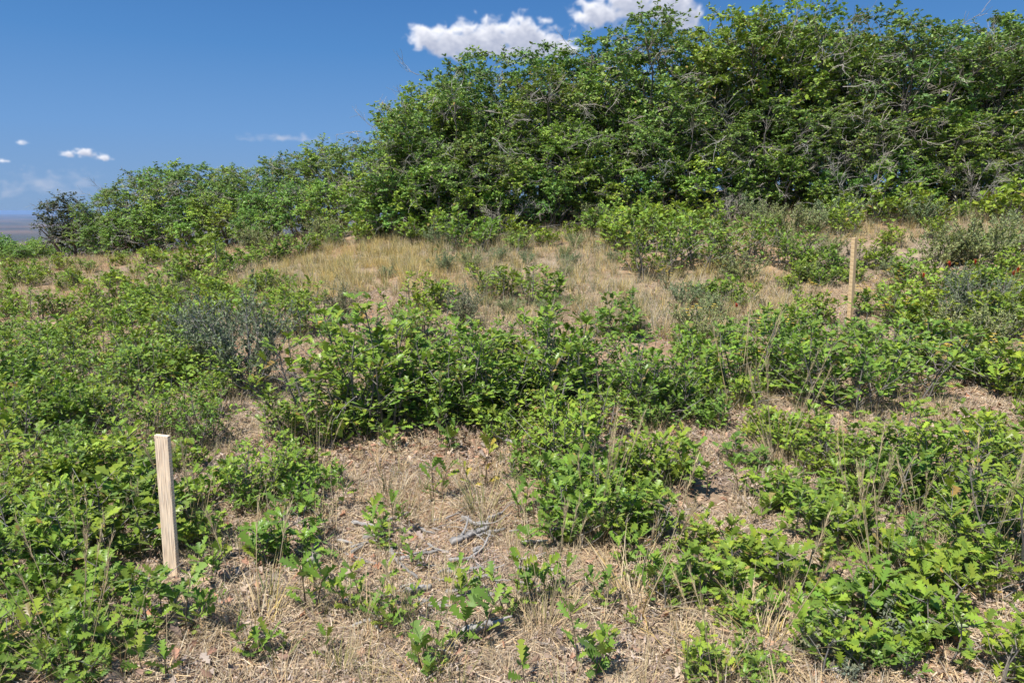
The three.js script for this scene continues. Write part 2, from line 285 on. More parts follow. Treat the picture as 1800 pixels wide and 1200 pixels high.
// ---------------------------------------------------------------- plants: prototypes
const BARK = [.106, .094, .085], TWIG = [.294, .269, .244], DEADWOOD = [.413, .388, .356];
function rosette(gb, leaves, pos, dir, n, size, col, r, spread = .9, flat = .55) {
  for (let k = 0; k < n; k++) {
    const a = r() * 6.28, d = V(Math.cos(a), (r() - .45) * .9, Math.sin(a)).multiplyScalar(spread).addScaledVector(dir, .55 + r() * .5).normalize();
    const face = V(0, 1, 0).multiplyScalar(flat + .55).add(jitter(r, 1.35)).addScaledVector(dir, .3);
    gb.add(leaves[Math.floor(r() * leaves.length)], leafMatrix(pos.clone().add(jitter(r, size * .35)), d, face, size * (.65 + r() * .55), .85 + r() * .4), r() < .025 ? vary([.36, .27, .09], r, .3, .2) : vary(col, r, .3, .28));
  }
}
function oakTree(name, seed, H, opt = {}) {
  const { stems = 4, leaf = 1, bare = 64, col = [.066, .118, .022], clusters = 108, lobes = 11, size = .078, wide = .46, low = .16 } = opt;
  const r = rng(seed), o = new THREE.Group(); o.name = name;
  const trunk = new GB(), limbs = new GB(), crown = new GB(), dead = new GB(), st = [];
  for (let s = 0; s < stems; s++) {
    const a = (s + r() * .7) / stems * 6.28, l = wide * (.35 + r() * .6), q = path(V(Math.cos(a) * .14, -.12, Math.sin(a) * .14), V(Math.cos(a) * l, 1, Math.sin(a) * l), H * (.6 + r() * .22), 9, .36, .05, r), r0 = .04 + r() * .025;
    trunk.tube(q, taper(10, r0, .012), 6, vary(BARK, r, .2, 0)); st.push(q);
  }
  for (let m = 0; m < lobes; m++) {                                            // each limb carries a rounded dome of leafy twigs
    const y0 = 1 - 2 * (m + .5) / lobes, a0 = m * 2.39996 + r() * .9 + seed, h0 = Math.sqrt(1 - y0 * y0), f = .62 + (r() - .5) * .3;
    const lobe = V(Math.cos(a0) * h0 * H * wide * f, H * (low + (1 - low) * (.5 + .36 * y0 + (r() - .5) * .08)), Math.sin(a0) * h0 * H * wide * f), LR = H * (.12 + r() * .085);
    let best = st[0]; for (const q of st) if (q[6].distanceToSquared(lobe) < best[6].distanceToSquared(lobe)) best = q;
    const from = along(best, clamp((lobe.y / H - .15) * (.75 + r() * .3), .12, .95)), mid = from.clone().lerp(lobe, .5).add(jitter(r, .3));
    const limb = new THREE.CatmullRomCurve3([from, mid, lobe]).getPoints(6).map((p, q) => (q ? p.add(jitter(r, .06)) : p));
    limbs.tube(limb, taper(7, .022, .009), 5, vary(BARK, r, .25, 0).map((x) => x * 1.3));
    const tone0 = vary(col, r, .14, .2), n = Math.round(clusters / lobes);
    for (let k = 0; k < n; k++) {
      const y = 1 - 1.55 * (k + .5) / n, a = k * 2.39996 + r() * .6, h = Math.sqrt(Math.max(0, 1 - y * y)), d = V(Math.cos(a) * h, y * .82, Math.sin(a) * h), c = lobe.clone().addScaledVector(d, LR * (.8 + r() * .3)), R = .2 + r() * .12;
      const br = [along(limb, .7 + r() * .3), lobe.clone().lerp(c, .5).add(jitter(r, .1)), c]; limbs.tube(br, taper(3, .008, .004), 4, vary(BARK, r, .25, 0).map((x) => x * 1.6));
      const tone = vary(tone0, r, .12, .1);
      for (let t = 0; t < 8; t++) {
        const e = jitter(r, 2).addScaledVector(d, .25); e.y = e.y * .55 + .08; const tw = path(c.clone().add(jitter(r, .1)), e, R * (.6 + r() * .6), 3, .5, 0, r); limbs.tube(tw, taper(4, .0045, .002), 3, vary(TWIG, r, .3, 0));
        for (let q = 0; q < 3; q++) rosette(crown, leafTree, along(tw, .3 + q * .34), heading(tw, .9), Math.round((4 + r() * 4) * leaf), size, tone, r, 1, .6);
      }
    }
  }
  for (let k = 0; k < bare; k++) {                                             // dead grey twigs in and on the crown
    const a = r() * 6.28, y = H * (.06 + r() * .75), q = H * wide * (.35 + r() * .6), d = V(Math.cos(a), (r() - .35) * .8, Math.sin(a)), tw = path(V(Math.cos(a) * q, y, Math.sin(a) * q), d, .35 + r() * .55, 7, .8, 0, r);
    const c = vary(DEADWOOD, r, .25, .1); dead.tube(tw, taper(8, .007, .0028), 3, c);
    for (let q = 0; q < 7; q++) { const u = .2 + r() * .75; dead.tube(path(along(tw, u), heading(tw, u).add(jitter(r, 1.8)), .12 + r() * .28, 4, .7, 0, r), taper(5, .0038, .002), 3, c); }
  }
  part(o, 'trunk', trunk.build(), M_wood); part(o, 'branches', limbs.build(), M_wood, 'stuff'); if (bare) part(o, 'dead_twigs', dead.build(), M_wood, 'stuff'); part(o, 'crown', crown.build(), M_leafTree, 'stuff');
  return o;
}
function deadShrub(name, seed, H) {
  const r = rng(seed), o = new THREE.Group(); o.name = name; const stems = new GB(), tw = new GB();
  for (let s = 0; s < 7; s++) {
    const a = s / 7 * 6.28 + r(), st = path(V(Math.cos(a) * .06, -.08, Math.sin(a) * .06), V(Math.cos(a) * .6, 1, Math.sin(a) * .6), H * (.7 + r() * .35), 8, .4, .03, r), c = vary(DEADWOOD, r, .2, .1);
    stems.tube(st, taper(9, .02, .005), 5, c);
    for (let b = 0; b < 12; b++) { const t = .15 + r() * .85, br = path(along(st, t), heading(st, t).add(jitter(r, 2)), H * (.12 + r() * .22), 5, .6, .02, r); tw.tube(br, taper(6, .008, .003), 3, c); for (let q = 0; q < 6; q++) { const u = .2 + r() * .8; tw.tube(path(along(br, u), heading(br, u).add(jitter(r, 2)), .08 + r() * .2, 3, .7, 0, r), taper(4, .004, .002), 3, c); } }
  }
  part(o, 'stems', stems.build(), M_wood); part(o, 'twigs', tw.build(), M_wood, 'stuff'); return o;
}
function oakShrub(name, seed, H, R, opt = {}) {                               // clump of suckering oak stems, leaves in bunches
  const { stems = 8, twigs = 9, col = [.082, .165, .024], leaves = leafMid, size = .076, bare = 6, per = 3 } = opt;
  const r = rng(seed), o = new THREE.Group(); o.name = name; const wood = new GB(), fol = new GB();
  for (let s = 0; s < stems; s++) {
    const a = r() * 6.28, q = Math.sqrt(r()) * R * .55, h = H * (.45 + r() * .62) * (1 - .3 * q / R), st = path(V(Math.cos(a) * q, -.05, Math.sin(a) * q), V(Math.cos(a) * .35 * r(), 1, Math.sin(a) * .35 * r()), h, 7, .26, .05, r);
    wood.tube(st, taper(8, .009 * Math.sqrt(H / .7), .0032), 4, vary(TWIG, r, .3, .1).map((c) => c * .62));
    for (let k = 0; k < twigs; k++) {
      const t = .1 + .9 * (k + r()) / twigs, b = r() * 6.28, d = V(Math.cos(b), .25 + r() * .8, Math.sin(b)), L = R * (.2 + r() * .46) * (1.15 - t * .6);
      const tw = path(along(st, t), d, L, 4, .4, .06, r); wood.tube(tw, taper(5, .0045, .002), 3, vary(TWIG, r, .3, .1).map((c) => c * .7));
      const c0 = vary(col, r, .16, .1);
      for (let c = 0; c < per; c++) rosette(fol, leaves, along(tw, .35 + c * .65 / Math.max(1, per - 1)), heading(tw, .9), 2 + Math.floor(r() * 3), size * (.75 + r() * .5), c0, r);
    }
    rosette(fol, leaves, st[7], V(0, 1, 0), 6, size, col, r);
  }
  for (let k = 0; k < bare; k++) { const a = r() * 6.28, tw = path(V(Math.cos(a) * R * .3 * r(), 0, Math.sin(a) * R * .3 * r()), V(Math.cos(a), .6 + r(), Math.sin(a)), H * (.4 + r() * .5), 5, .4, 0, r); wood.tube(tw, taper(6, .004, .0015), 3, vary(DEADWOOD, r, .2, .1)); }
  part(o, 'stems', wood.build(), M_wood); part(o, 'foliage', fol.build(), M_leaf, 'stuff'); return o;
}
function twiggyShrub(name, seed, H, R, opt = {}) {                             // fine grey twigs with small leaves
  const { stems = 16, col = [.085, .115, .05], size = .026, twig = [.13, .12, .115], per = 5, leaves = leafTiny, branches = 9 } = opt;
  const r = rng(seed), o = new THREE.Group(); o.name = name; const wood = new GB(), fol = new GB();
  for (let s = 0; s < stems; s++) {
    const a = r() * 6.28, st = path(V(Math.cos(a) * R * .15 * r(), -.04, Math.sin(a) * R * .15 * r()), V(Math.cos(a) * (.3 + r() * .7) * R / H, 1, Math.sin(a) * (.3 + r() * .7) * R / H), Math.hypot(H, R * .6) * (.6 + r() * .42), 7, .3, .02, r);
    wood.tube(st, taper(8, .0085, .0028), 4, vary(twig, r, .3, .1));
    for (let k = 0; k < branches; k++) {
      const t = .2 + .8 * (k + r()) / branches, tw = path(along(st, t), heading(st, t).add(jitter(r, 1.7)), H * (.12 + r() * .2), 4, .45, .05, r); wood.tube(tw, taper(5, .0035, .0015), 3, vary(twig, r, .3, .1).map((c) => c * 1.3));
      for (let c = 0; c < 4; c++) { const p0 = along(tw, .25 + c * .25); for (let q = 0; q < per; q++) { const d = jitter(r, 2); d.y += .5; fol.add(leaves[0], leafMatrix(p0.clone().add(jitter(r, .03)), d, V(0, 1, 0).add(jitter(r, 1.6)), size * (.7 + r() * .6), 1.1), vary(col, r, .3, .2)); } }
    }
  }
  part(o, 'stems', wood.build(), M_wood); part(o, 'foliage', fol.build(), M_leaf, 'stuff'); return o;
}
// seedling: every leaf is a mesh of its own
const leafMats = [[.183, .315, .032], [.150, .269, .029], [.228, .346, .036], [.128, .231, .032], [.274, .339, .036]].map((c) => new THREE.MeshPhysicalMaterial({ color: linear(...c), roughness: .92, transmission: .28, thickness: 0, clearcoat: .3, clearcoatRoughness: .4, specularIntensity: .5, side: THREE.DoubleSide }));
const yellowMats = [[.42, .38, .03], [.34, .36, .03], [.46, .36, .04]].map((c) => new THREE.MeshPhysicalMaterial({ color: linear(...c), roughness: .92, transmission: .28, thickness: 0, clearcoat: .2, clearcoatRoughness: .45, side: THREE.DoubleSide }));
function seedling(name, seed, H, stems, size, mats = leafMats) {
  const r = rng(seed), o = new THREE.Group(); o.name = name; const wood = new GB();
  const list = [];
  for (let s = 0; s < stems; s++) {
    const a = r() * 6.28, h = H * (s ? .55 + r() * .4 : 1), st = path(V(Math.cos(a) * .05 * s * r(), -.03, Math.sin(a) * .05 * s * r()), V(Math.cos(a) * .35 * (s ? 1 : .4), 1, Math.sin(a) * .35 * (s ? 1 : .4)), h, 6, .22, .06, r);
    wood.tube(st, taper(7, .0042, .0018), 5, [.12, .085, .055]);
    const n = Math.round(h / .034);
    for (let k = 0; k < n; k++) { const t = .22 + .78 * (k + .5) / n, q = k * 2.4 + r() * .8; list.push([along(st, t), V(Math.cos(q), .15 + .55 * t + r() * .3, Math.sin(q)), size * (.75 + r() * .5) * (.8 + .35 * t)]); }
    for (let k = 0; k < 3; k++) { const q = k * 2.1 + r(); list.push([st[6].clone(), V(Math.cos(q), 1 + r() * .6, Math.sin(q)), size * (.8 + r() * .4)]); }
  }
  part(o, 'stem', wood.build(), M_wood);
  for (const [p0, d, s] of list) {
    const m = part(o, 'leaf', leafNear[Math.floor(r() * leafNear.length)], mats[Math.floor(r() * mats.length)]);
    leafMatrix(p0, d, V(0, 1, 0).add(jitter(r, 1.3)).addScaledVector(d, -.2), s * (.7 + r() * .5), .8 + r() * .35).decompose(m.position, m.quaternion, m.scale);
  }
  return o;
}
const trees = [1, 2, 3, 4, 5, 6, 7].map((k) => oakTree('scrub_oak_tree', 100 + k, 3.6, { stems: 4 + k % 2, wide: .44 + .03 * (k % 4), col: [[.193, .337, .064], [.220, .376, .064], [.177, .310, .064], [.204, .331, .074]][k % 4] }));
const lowTrees = [1, 2, 3, 4].map((k) => oakTree('oak_thicket_bush', 200 + k, 2.0, { stems: 5, wide: .55, low: .02, clusters: 63, lobes: 7, bare: 7, col: [.218, .391, .065] }));
const sparseTree = oakTree('ragged_oak_tree', 301, 2.4, { stems: 3, wide: .27, leaf: .8, clusters: 54, lobes: 8, bare: 34, col: [.085, .115, .045] });
const deads = [1, 2, 3].map((k) => deadShrub('dead_grey_shrub', 400 + k, 1.7));
const shrubL = [1, 2, 3, 4].map((k) => oakShrub('oak_shrub', 500 + k, 1.0, .62, { stems: 13, twigs: 8, bare: 12, col: [[.198, .327, .036], [.223, .357, .036], [.184, .312, .043], [.213, .332, .034]][k - 1] }));
const shrubM = [1, 2, 3, 4, 5].map((k) => oakShrub('low_oak_shrub', 600 + k, .62, .46, { stems: 9, twigs: 7, bare: 6, col: [[.200, .328, .036], [.226, .356, .037], [.183, .299, .037], [.246, .368, .037], [.200, .320, .034]][k - 1] }));
const shrubN = [1, 2, 3, 4].map((k) => oakShrub('oak_sprout_clump', 700 + k, .40, .34, { stems: 7, twigs: 5, bare: 3, per: 2, size: .082, leaves: leafNear.map(template), col: [[.187, .313, .032], [.205, .329, .033], [.166, .280, .033], [.219, .337, .038]][k - 1] }));
const mahogany = [1, 2].map((k) => twiggyShrub('grey_twiggy_shrub', 800 + k, .95, .7, { stems: 24, branches: 11, col: [.20, .235, .12], size: .032, twig: [.24, .225, .21] }));
const sage = [1, 2].map((k) => twiggyShrub('sage_green_shrub', 820 + k, .6, .6, { stems: 18, branches: 9, col: [.254, .324, .141], size: .03, per: 6, twig: [.338, .312, .231] }));
const seedlings = [[.30, 3, .095], [.22, 2, .09], [.26, 4, .085], [.15, 1, .09], [.34, 4, .09], [.20, 2, .1]].map(([h, s, z], k) => seedling('oak_seedling', 900 + k, h, s, z));
const yellowSeedling = seedling('yellowing_oak_seedling', 930, .24, 3, .06, yellowMats);
const pr = rng(77), pick = (list) => list[Math.floor(pr() * list.length)];

// scale that makes a plant of height H stand hpx picture points tall at a spot
function scaleFor(pos, hpx, H) { const d = project(pos.x, pos.y, pos.z)[2]; return 1.14 * hpx * d / FOCAL / H; }

// ---------------------------------------------------------------- oak trees of the thicket
const treeSpots = [   // picture column, distance ahead, height of the top in the picture, prototype, label
  [748, 15.6, 150, 0, 'tall oak at the left corner of the thicket, beside blue sky'],
  [800, 15.2, 150, 1, 'leafy oak in the front row under the left cloud'],
  [880, 16.8, 92, 2, 'oak whose top touches the left white cloud'],
  [960, 15.4, 130, 3, 'oak in the front row between the two clouds'],
  [1050, 16.6, 78, 4, 'oak standing under the gap between the two clouds'],
  [1125, 15.6, 28, 5, 'tall oak with twigs reaching into the right cloud'],
  [1205, 16.6, 45, 6, 'oak just right of the right cloud'],
  [1300, 15.4, 8, 0, 'tallest oak with a narrow crown spire against blue sky'],
  [1385, 15.2, 25, 1, 'tall pointed oak left of the gap in the skyline'],
  [1450, 16.4, 62, 2, 'shorter oak in the dip of the right skyline'],
  [1575, 15.2, 16, 6, 'oak with an open airy crown rising above its neighbours'],
  [1510, 16.8, 70, 4, 'oak behind and left of the airy-crowned oak'],
  [1680, 16.2, 48, 5, 'oak with a rounded top near the right edge'],
  [1765, 15.0, 38, 3, 'dense oak at the right edge of the thicket'],
  [1850, 16.0, 25, 0, 'oak cut off by the right edge of the view'],
  [1630, 17.4, 70, 1, 'oak set back behind the rounded-top oak'],
  [1000, 17.6, 120, 2, 'oak set back behind the gap between the clouds'],
  [800, 17.4, 140, 3, 'oak set back at the left corner of the thicket'],
  [1345, 17.2, 55, 3, 'oak set back between the tallest oak and the pointed one'],
  [1725, 17.2, 55, 2, 'oak set back at the right end of the thicket'],
  // front, lower
  [722, 14.8, 235, 4, 'low-crowned oak leaning out at the left front of the thicket'],
  [850, 14.4, 235, 6, 'front oak with low boughs above the grassy knoll'],
  [1010, 14.3, 215, 0, 'front oak with low boughs behind the tall dry grass'],
  [1180, 14.2, 190, 1, 'front oak above the green bush clump'],
  [1340, 14.0, 185, 5, 'front oak left of the bare grey stems'],
  [1480, 14.1, 190, 2, 'front oak behind the farther wooden stake'],
  [1640, 13.9, 190, 4, 'front oak over the dark hollow near the right edge'],
  [1780, 13.7, 200, 3, 'front oak over the yellow grass at the right edge'],
  // left flank, farther off
  [650, 18.6, 248, 5, 'oak just left of the main thicket with bare top twigs'],
  [592, 19.8, 246, 0, 'oak with brownish top left of the main thicket'],
  [540, 20.8, 272, 6, 'oak behind the bleached grey branches'],
  [480, 21.5, 280, 1, 'middle oak of the left flank'],
  [420, 22.5, 298, 2, 'oak in the dip of the left flank skyline'],
  [360, 23.0, 292, 3, 'broad oak of the left flank with rounded top'],
  [300, 24.0, 288, 4, 'oak with a squarish top on the left flank'],
  [255, 25.0, 305, 5, 'oak beside the small end oak on the left flank'],
  [205, 26.0, 325, 6, 'small oak near the left end of the row'],
  [170, 26.5, 370, 0, 'lowest oak ending the left flank row'],
];
const treeH = trees.map((t) => { t.updateMatrixWorld(true); const b = new THREE.Box3().setFromObject(t); return b.max.y; });
for (const [u, D, top, k, label] of treeSpots) {
  const p = atDistance(u, D), r = ray(u, top), t = D / -r.z, H = (EYE + r.y * t - p.y) * 1.07, s = H / treeH[k], w = Math.max(s, .7) * (u < 680 ? 1.1 : 1.0);
  place(trees[k], p, pr() * 6.28, [w * (.95 + pr() * .15), s, w * (.95 + pr() * .15)], label, 'tree', 'oak trees of the thicket');
}
place(sparseTree, atDistance(112, 26.5), 1.2, 1.12, 'ragged dark oak with bare twigs at the far left end', 'tree');
// bushy undergrowth along the foot of the thicket
const lowSpots = [[672, 14.9, 300], [706, 14.3, 305], [770, 14.2, 270], [830, 13.9, 310], [905, 14.0, 285], [970, 13.9, 300], [1050, 13.9, 270], [1120, 13.7, 300], [1200, 13.9, 255], [1290, 13.7, 285], [1370, 13.7, 260], [1440, 13.5, 295], [1545, 13.5, 270], [1610, 13.6, 290], [1720, 13.4, 270], [1800, 13.3, 280], [590, 16.8, 320], [530, 18.0, 320], [470, 19.5, 325], [400, 20.8, 330], [330, 22, 350], [270, 23.2, 355], [220, 24.3, 372], [180, 25.2, 390], [440, 18.2, 365], [60, 27, 425], [25, 26, 430], [-20, 28, 415], [75, 30, 420], [20, 32, 414], [130, 29, 410]];
const nth = ['first', 'second', 'third', 'fourth', 'fifth', 'sixth', 'seventh', 'eighth', 'ninth', 'tenth', 'eleventh', 'twelfth', 'thirteenth', 'fourteenth', 'fifteenth', 'sixteenth'], lowRow = (u) => lowSpots.filter(([q]) => (q < 140) === (u < 140) && (q < 640) === (u < 640)).map(([q]) => q).sort((a, b) => a - b).indexOf(u);
lowSpots.forEach(([u, D, top], i) => {
  const p = atDistance(u, D), r = ray(u, top), t = D / -r.z, H = Math.max(.6, EYE + r.y * t - p.y), left = u < 640, k = H / 2.0, w = Math.max(k, .5) * (.95 + pr() * .2);
  place(lowTrees[i % 4], p, pr() * 6.28, [w, k, w], u < 140 ? 'grey-green bush on the slope at the far left, before the plain' : (left ? 'bushy oak at the foot of the left flank trees, ' : 'bushy oak undergrowth at the foot of the main thicket, ') + nth[lowRow(u)] + ' from the left', 'bush', u < 140 ? 'far left slope bushes' : left ? 'undergrowth of the left flank' : 'undergrowth of the main thicket');
});
for (let k = 0; k < 11; k++) {                                                  // deeper in the thicket
  const u = 730 + k * 112 + (pr() - .5) * 50, p = atDistance(u, 18.6 + pr()), s = 1.25 + pr() * .3; place(lowTrees[k % 4], p, pr() * 6.28, [s * 1.1, s, s * 1.1], 'dim oak deep in the thicket behind the front trunks, ' + nth[k] + ' from the left', 'bush', 'oaks deep in the thicket');
}
[[575, 18.4, 300, 0, 'bleached bare shrub among the left flank oaks'], [1285, 13.2, 330, 1, 'tangle of grey dead branches at the foot of the thicket'], [1505, 13.4, 240, 2, 'bare grey stems standing in front of the thicket'], [640, 17.2, 290, 1, 'grey leafless shrub at the inner corner of the thicket'], [880, 13.6, 335, 0, 'grey dead brush under the front oaks, above the knoll'], [1700, 13.2, 270, 2, 'dead branches low on the right end of the thicket']].forEach(([u, D, top, k, label]) => {
  const p = atDistance(u, D), r = ray(u, top), t = D / -r.z; place(deads[k], p, pr() * 6.28, Math.max(.4, (EYE + r.y * t - p.y) / 1.7), label, 'dead shrub');
});

// ---------------------------------------------------------------- shrubs on the slope: picture point of the foot, height in picture points
const tens = ['', '', 'twenty', 'thirty', 'forty'], ordinal = (n) => n < 16 ? nth[n] : n < 20 ? ['seventeenth', 'eighteenth', 'nineteenth', 'twentieth'][n - 16] : (n + 1) % 10 ? tens[Math.floor((n + 1) / 10)] + '-' + nth[n % 10] : ['thirtieth', 'fortieth'][Math.floor(n / 30)];
const put = (protos, H, cat, list, fallback, group) => list.sort((a, b) => a[0] - b[0]).forEach(([u, v, h, label], i) => {
  const p = groundAt(u, v), s = scaleFor(p, h, H); place(pick(protos), p, pr() * 6.28, [s * (.9 + pr() * .25), s, s * (.9 + pr() * .25)], label ?? fallback + ', ' + ordinal(i) + ' from the left', cat, group, .06);
});
put(shrubL, 1.0, 'shrub', [
  [585, 755, 202, 'big oak shrub at the left end of the central band'], [680, 740, 202, 'tall oak shrub left of centre in the central band'], [770, 730, 175, 'oak shrub above the bare leaf-strewn patch'],
  [850, 728, 153, 'oak shrub in the dip of the central band'], [925, 725, 162, 'oak shrub just left of the small tree-like oak'], [1005, 700, 184, 'small tree-like oak shrub in the middle of the central band'],
  [1085, 725, 135, 'oak shrub just right of the tree-like one'], [890, 695, 135, 'oak shrub half hidden behind the dip of the central band'], [965, 690, 135, 'oak shrub half hidden behind and left of the tree-like one'], [815, 690, 135, 'oak shrub half hidden behind the shrub above the bare patch'], [1115, 680, 99, 'oak shrub behind the right part of the central band'], [1150, 735, 130, 'oak shrub at the right end of the central band'], [510, 772, 105, 'oak shrub below the grey twiggy shrub'],
  [1000, 820, 150, 'oak shrub standing forward of the central band, over bare soil'], [640, 640, 120, 'oak shrub at the back of the central band, left'], [730, 600, 95, 'oak shrub at the back of the central band, by the grass'],
  [1240, 690, 130, 'oak shrub right of the sandy gap'], [1320, 680, 125, 'oak shrub below the sandy clearing'], [1480, 715, 160, 'leafy oak shrub directly below the farther stake'],
  [1400, 650, 115, 'oak shrub left of the foot of the farther stake'], [1570, 690, 150, 'oak shrub right of the farther stake'], [1640, 850, 165, 'broad oak shrub on the right above the foreground sprouts'],
  [1790, 1000, 240, 'large oak shrub cut by the right edge'], [1750, 830, 120, 'oak shrub behind the large one at the right edge'],
  [450, 590, 85, 'oak shrub behind the grey twiggy shrub'], [540, 590, 90, 'oak shrub right behind the grey twiggy shrub'],
  [1150, 485, 110, 'bushy oak at the left of the clump on the upper clearing'], [1230, 470, 100, 'bushy oak in the middle of the upper clearing clump'], [1300, 460, 90, 'bushy oak at the right of the upper clearing clump'], [1380, 470, 85, 'bushy oak between the upper clump and the farther stake'],
], '', null);
put(shrubL, 1.0, 'shrub', [[330, 600, 98], [250, 620, 90], [180, 640, 90], [300, 680, 114], [220, 700, 106], [120, 690, 98], [60, 660, 90], [10, 700, 98], [160, 760, 114], [80, 780, 122], [10, 800, 122], [250, 770, 106], [330, 740, 98], [200, 850, 114], [110, 880, 122], [40, 900, 122], [-20, 960, 139], [290, 820, 49], [400, 700, 90], [150, 590, 57], [390, 560, 57]], 'leafy oak shrub in the dense patch left of the near stake', 'oak shrubs left of the near stake');
put(shrubL, 1.0, 'shrub', [[70, 1010, 170, 'oak shrub overhanging bare soil at the left edge'], [360, 780, 90, 'oak shrub just right of the top of the near stake'], [455, 875, 125, 'single bright oak shrub right of the near stake']], '', null);
put(shrubM, .62, 'shrub', [[340, 495, 85], [270, 470, 45], [300, 520, 60], [220, 530, 60], [150, 545, 55], [90, 560, 60], [30, 555, 50], [260, 560, 60], [190, 580, 60], [450, 515, 45], [500, 510, 35], [380, 540, 50], [120, 510, 40], [200, 500, 35], [20, 478, 32], [70, 487, 34], [112, 474, 30], [40, 503, 36], [152, 480, 30], [205, 468, 28], [240, 488, 30], [10, 600, 55], [90, 610, 60]], 'green oak shrub on the slope below the left flank trees', 'shrubs on the left slope');
put(shrubM, .62, 'shrub', [[420, 478, 40], [480, 462, 40], [540, 446, 40], [590, 432, 38], [640, 425, 40], [400, 490, 35], [450, 470, 45], [515, 455, 45]].sort((a, b) => a[0] - b[0]).map((a, i) => [...a, 'low shrub along the upper edge of the golden grass, ' + nth[i] + ' from the left']), '', 'shrubs above the golden grass');
put(shrubM, .62, 'shrub', [[870, 525, 60, 'lone shrub standing in the grass, left of two'], [950, 535, 70, 'lone shrub with a visible stem in the grass, right of two'], [755, 545, 70, 'shrub rising above the central band into the grass'], [1080, 590, 85, 'round shrub in the dry grass right of centre'], [1255, 535, 60, 'small dense shrub on the grassy clearing, left of a pair'], [1310, 540, 45, 'small dense shrub on the grassy clearing, right of a pair'], [915, 440, 40, 'small shrub at the foot of the thicket beyond the grass'], [1100, 440, 55, 'pale-topped shrub at the corner of the upper clump']], '', null);
put(shrubM, .62, 'shrub', [[1425, 570, 60], [1520, 610, 50], [1560, 560, 70], [1620, 590, 80], [1690, 570, 80], [1760, 600, 90], [1800, 560, 70], [1450, 480, 50], [1540, 470, 50], [1600, 500, 60], [1660, 520, 65], [1740, 520, 65], [1790, 480, 50], [1700, 450, 45], [1570, 430, 40], [1640, 420, 40], [1760, 440, 50], [1380, 600, 70], [1660, 650, 90], [1740, 680, 100], [1800, 700, 110], [1420, 500, 45], [1500, 500, 40], [1590, 640, 80]], 'low oak shrub on the right-hand slope around the farther stake', 'low shrubs on the right slope');
put(shrubM, .62, 'shrub', [[1400, 800, 100, 'low oak shrub above the row of right foreground sprouts'], [1590, 890, 130, 'low oak shrub below the broad one on the right'], [1080, 935, 120, 'low oak shrub with seed stalks before it, right of the dead wood'], [1130, 850, 90, 'low oak shrub beside the patch of red soil'], [1040, 880, 80, 'low oak shrub left of the red soil patch'], [960, 800, 70, 'low oak shrub at the left foot of the forward shrub'], [1340, 780, 70, 'low oak shrub under the sandy litter on the right'], [1490, 820, 90, 'low oak shrub left of the broad right-hand one'], [1700, 930, 110, 'low oak shrub in the gap at the far right'], [1460, 960, 110, 'low oak shrub in the middle of the right foreground']], '', null);
put(shrubN, .40, 'oak sprouts', [[1190, 1060, 92, 'sprout clump left of a pair in the right foreground'], [1250, 1045, 96, 'sprout clump right of a pair in the right foreground'], [1325, 1000, 84, 'dark-footed sprout clump with a shadow to its right'], [1520, 985, 92, 'sprout clump under the low shrubs on the right'], [1600, 1080, 117, 'large-leaved sprout clump in the right foreground'], [1660, 1140, 109, 'sprout clump near the lower right corner'], [1770, 1185, 109, 'sprout clump in the lower right corner'], [1250, 1195, 75, 'sprout clump at the bottom edge, left of the grey-leaved herbs'], [1330, 1190, 67, 'sprout clump at the bottom edge beside pale bunchgrass'], [1560, 1180, 75, 'sprout clump behind the grey-leaved herbs'], [220, 1120, 117, 'sprout clump left of the near stake foot'], [150, 1100, 84, 'sprout clump at the left foreground edge of bare soil'], [40, 1190, 92, 'sprout clump in the lower left corner'], [110, 1010, 84, 'sprout clump under the overhanging left shrub'], [1410, 900, 67, 'sprout clump above the dark-footed one'], [1720, 1050, 92, 'sprout clump below the large right edge shrub'], [1480, 880, 67, 'sprout clump left of the low shrub pair on the right'], [580, 860, 50, 'sprout clump between the near stake and the bare patch']], '', null);
put(mahogany, .95, 'shrub', [[445, 690, 150, 'large grey twiggy small-leaved shrub left of the central band'], [380, 650, 105, 'smaller grey twiggy shrub beside the large one'], [300, 560, 60, 'grey twiggy shrub on the slope at the left'], [1720, 580, 90, 'grey twiggy shrub on the right slope'], [600, 570, 60, 'grey twiggy shrub peeping over the central band at the left'], [820, 575, 65, 'greyish brush behind the central band']], '', null);
put(sage, .6, 'shrub', [[1720, 465, 75, 'sage green shrub at the right below the thicket'], [1790, 440, 60, 'sage green shrub at the right edge below the thicket'], [1610, 400, 45, 'sage green shrub at the thicket foot right of the stake'], [1480, 400, 50, 'pale sage shrub behind the top of the farther stake'], [1390, 415, 50, 'pale sage shrub at the thicket foot left of the stake'], [1650, 470, 60, 'sage green shrub right of the farther stake'], [1700, 620, 75, 'thin sage shrub on the right slope'], [460, 445, 45, 'pale sage shrub above the golden grass'], [560, 430, 45, 'pale sage shrub at the left thicket foot'], [1340, 395, 40, 'pale sage shrub among the grey dead branches']], '', null);
const polyIn = (u, v, poly) => { let c = false; for (let i = 0, j = poly.length - 1; i < poly.length; j = i++) { const [a, b] = poly[i], [d, e] = poly[j]; if ((b > v) !== (e > v) && u < (d - a) * (v - b) / (e - b) + a) c = !c; } return c; };
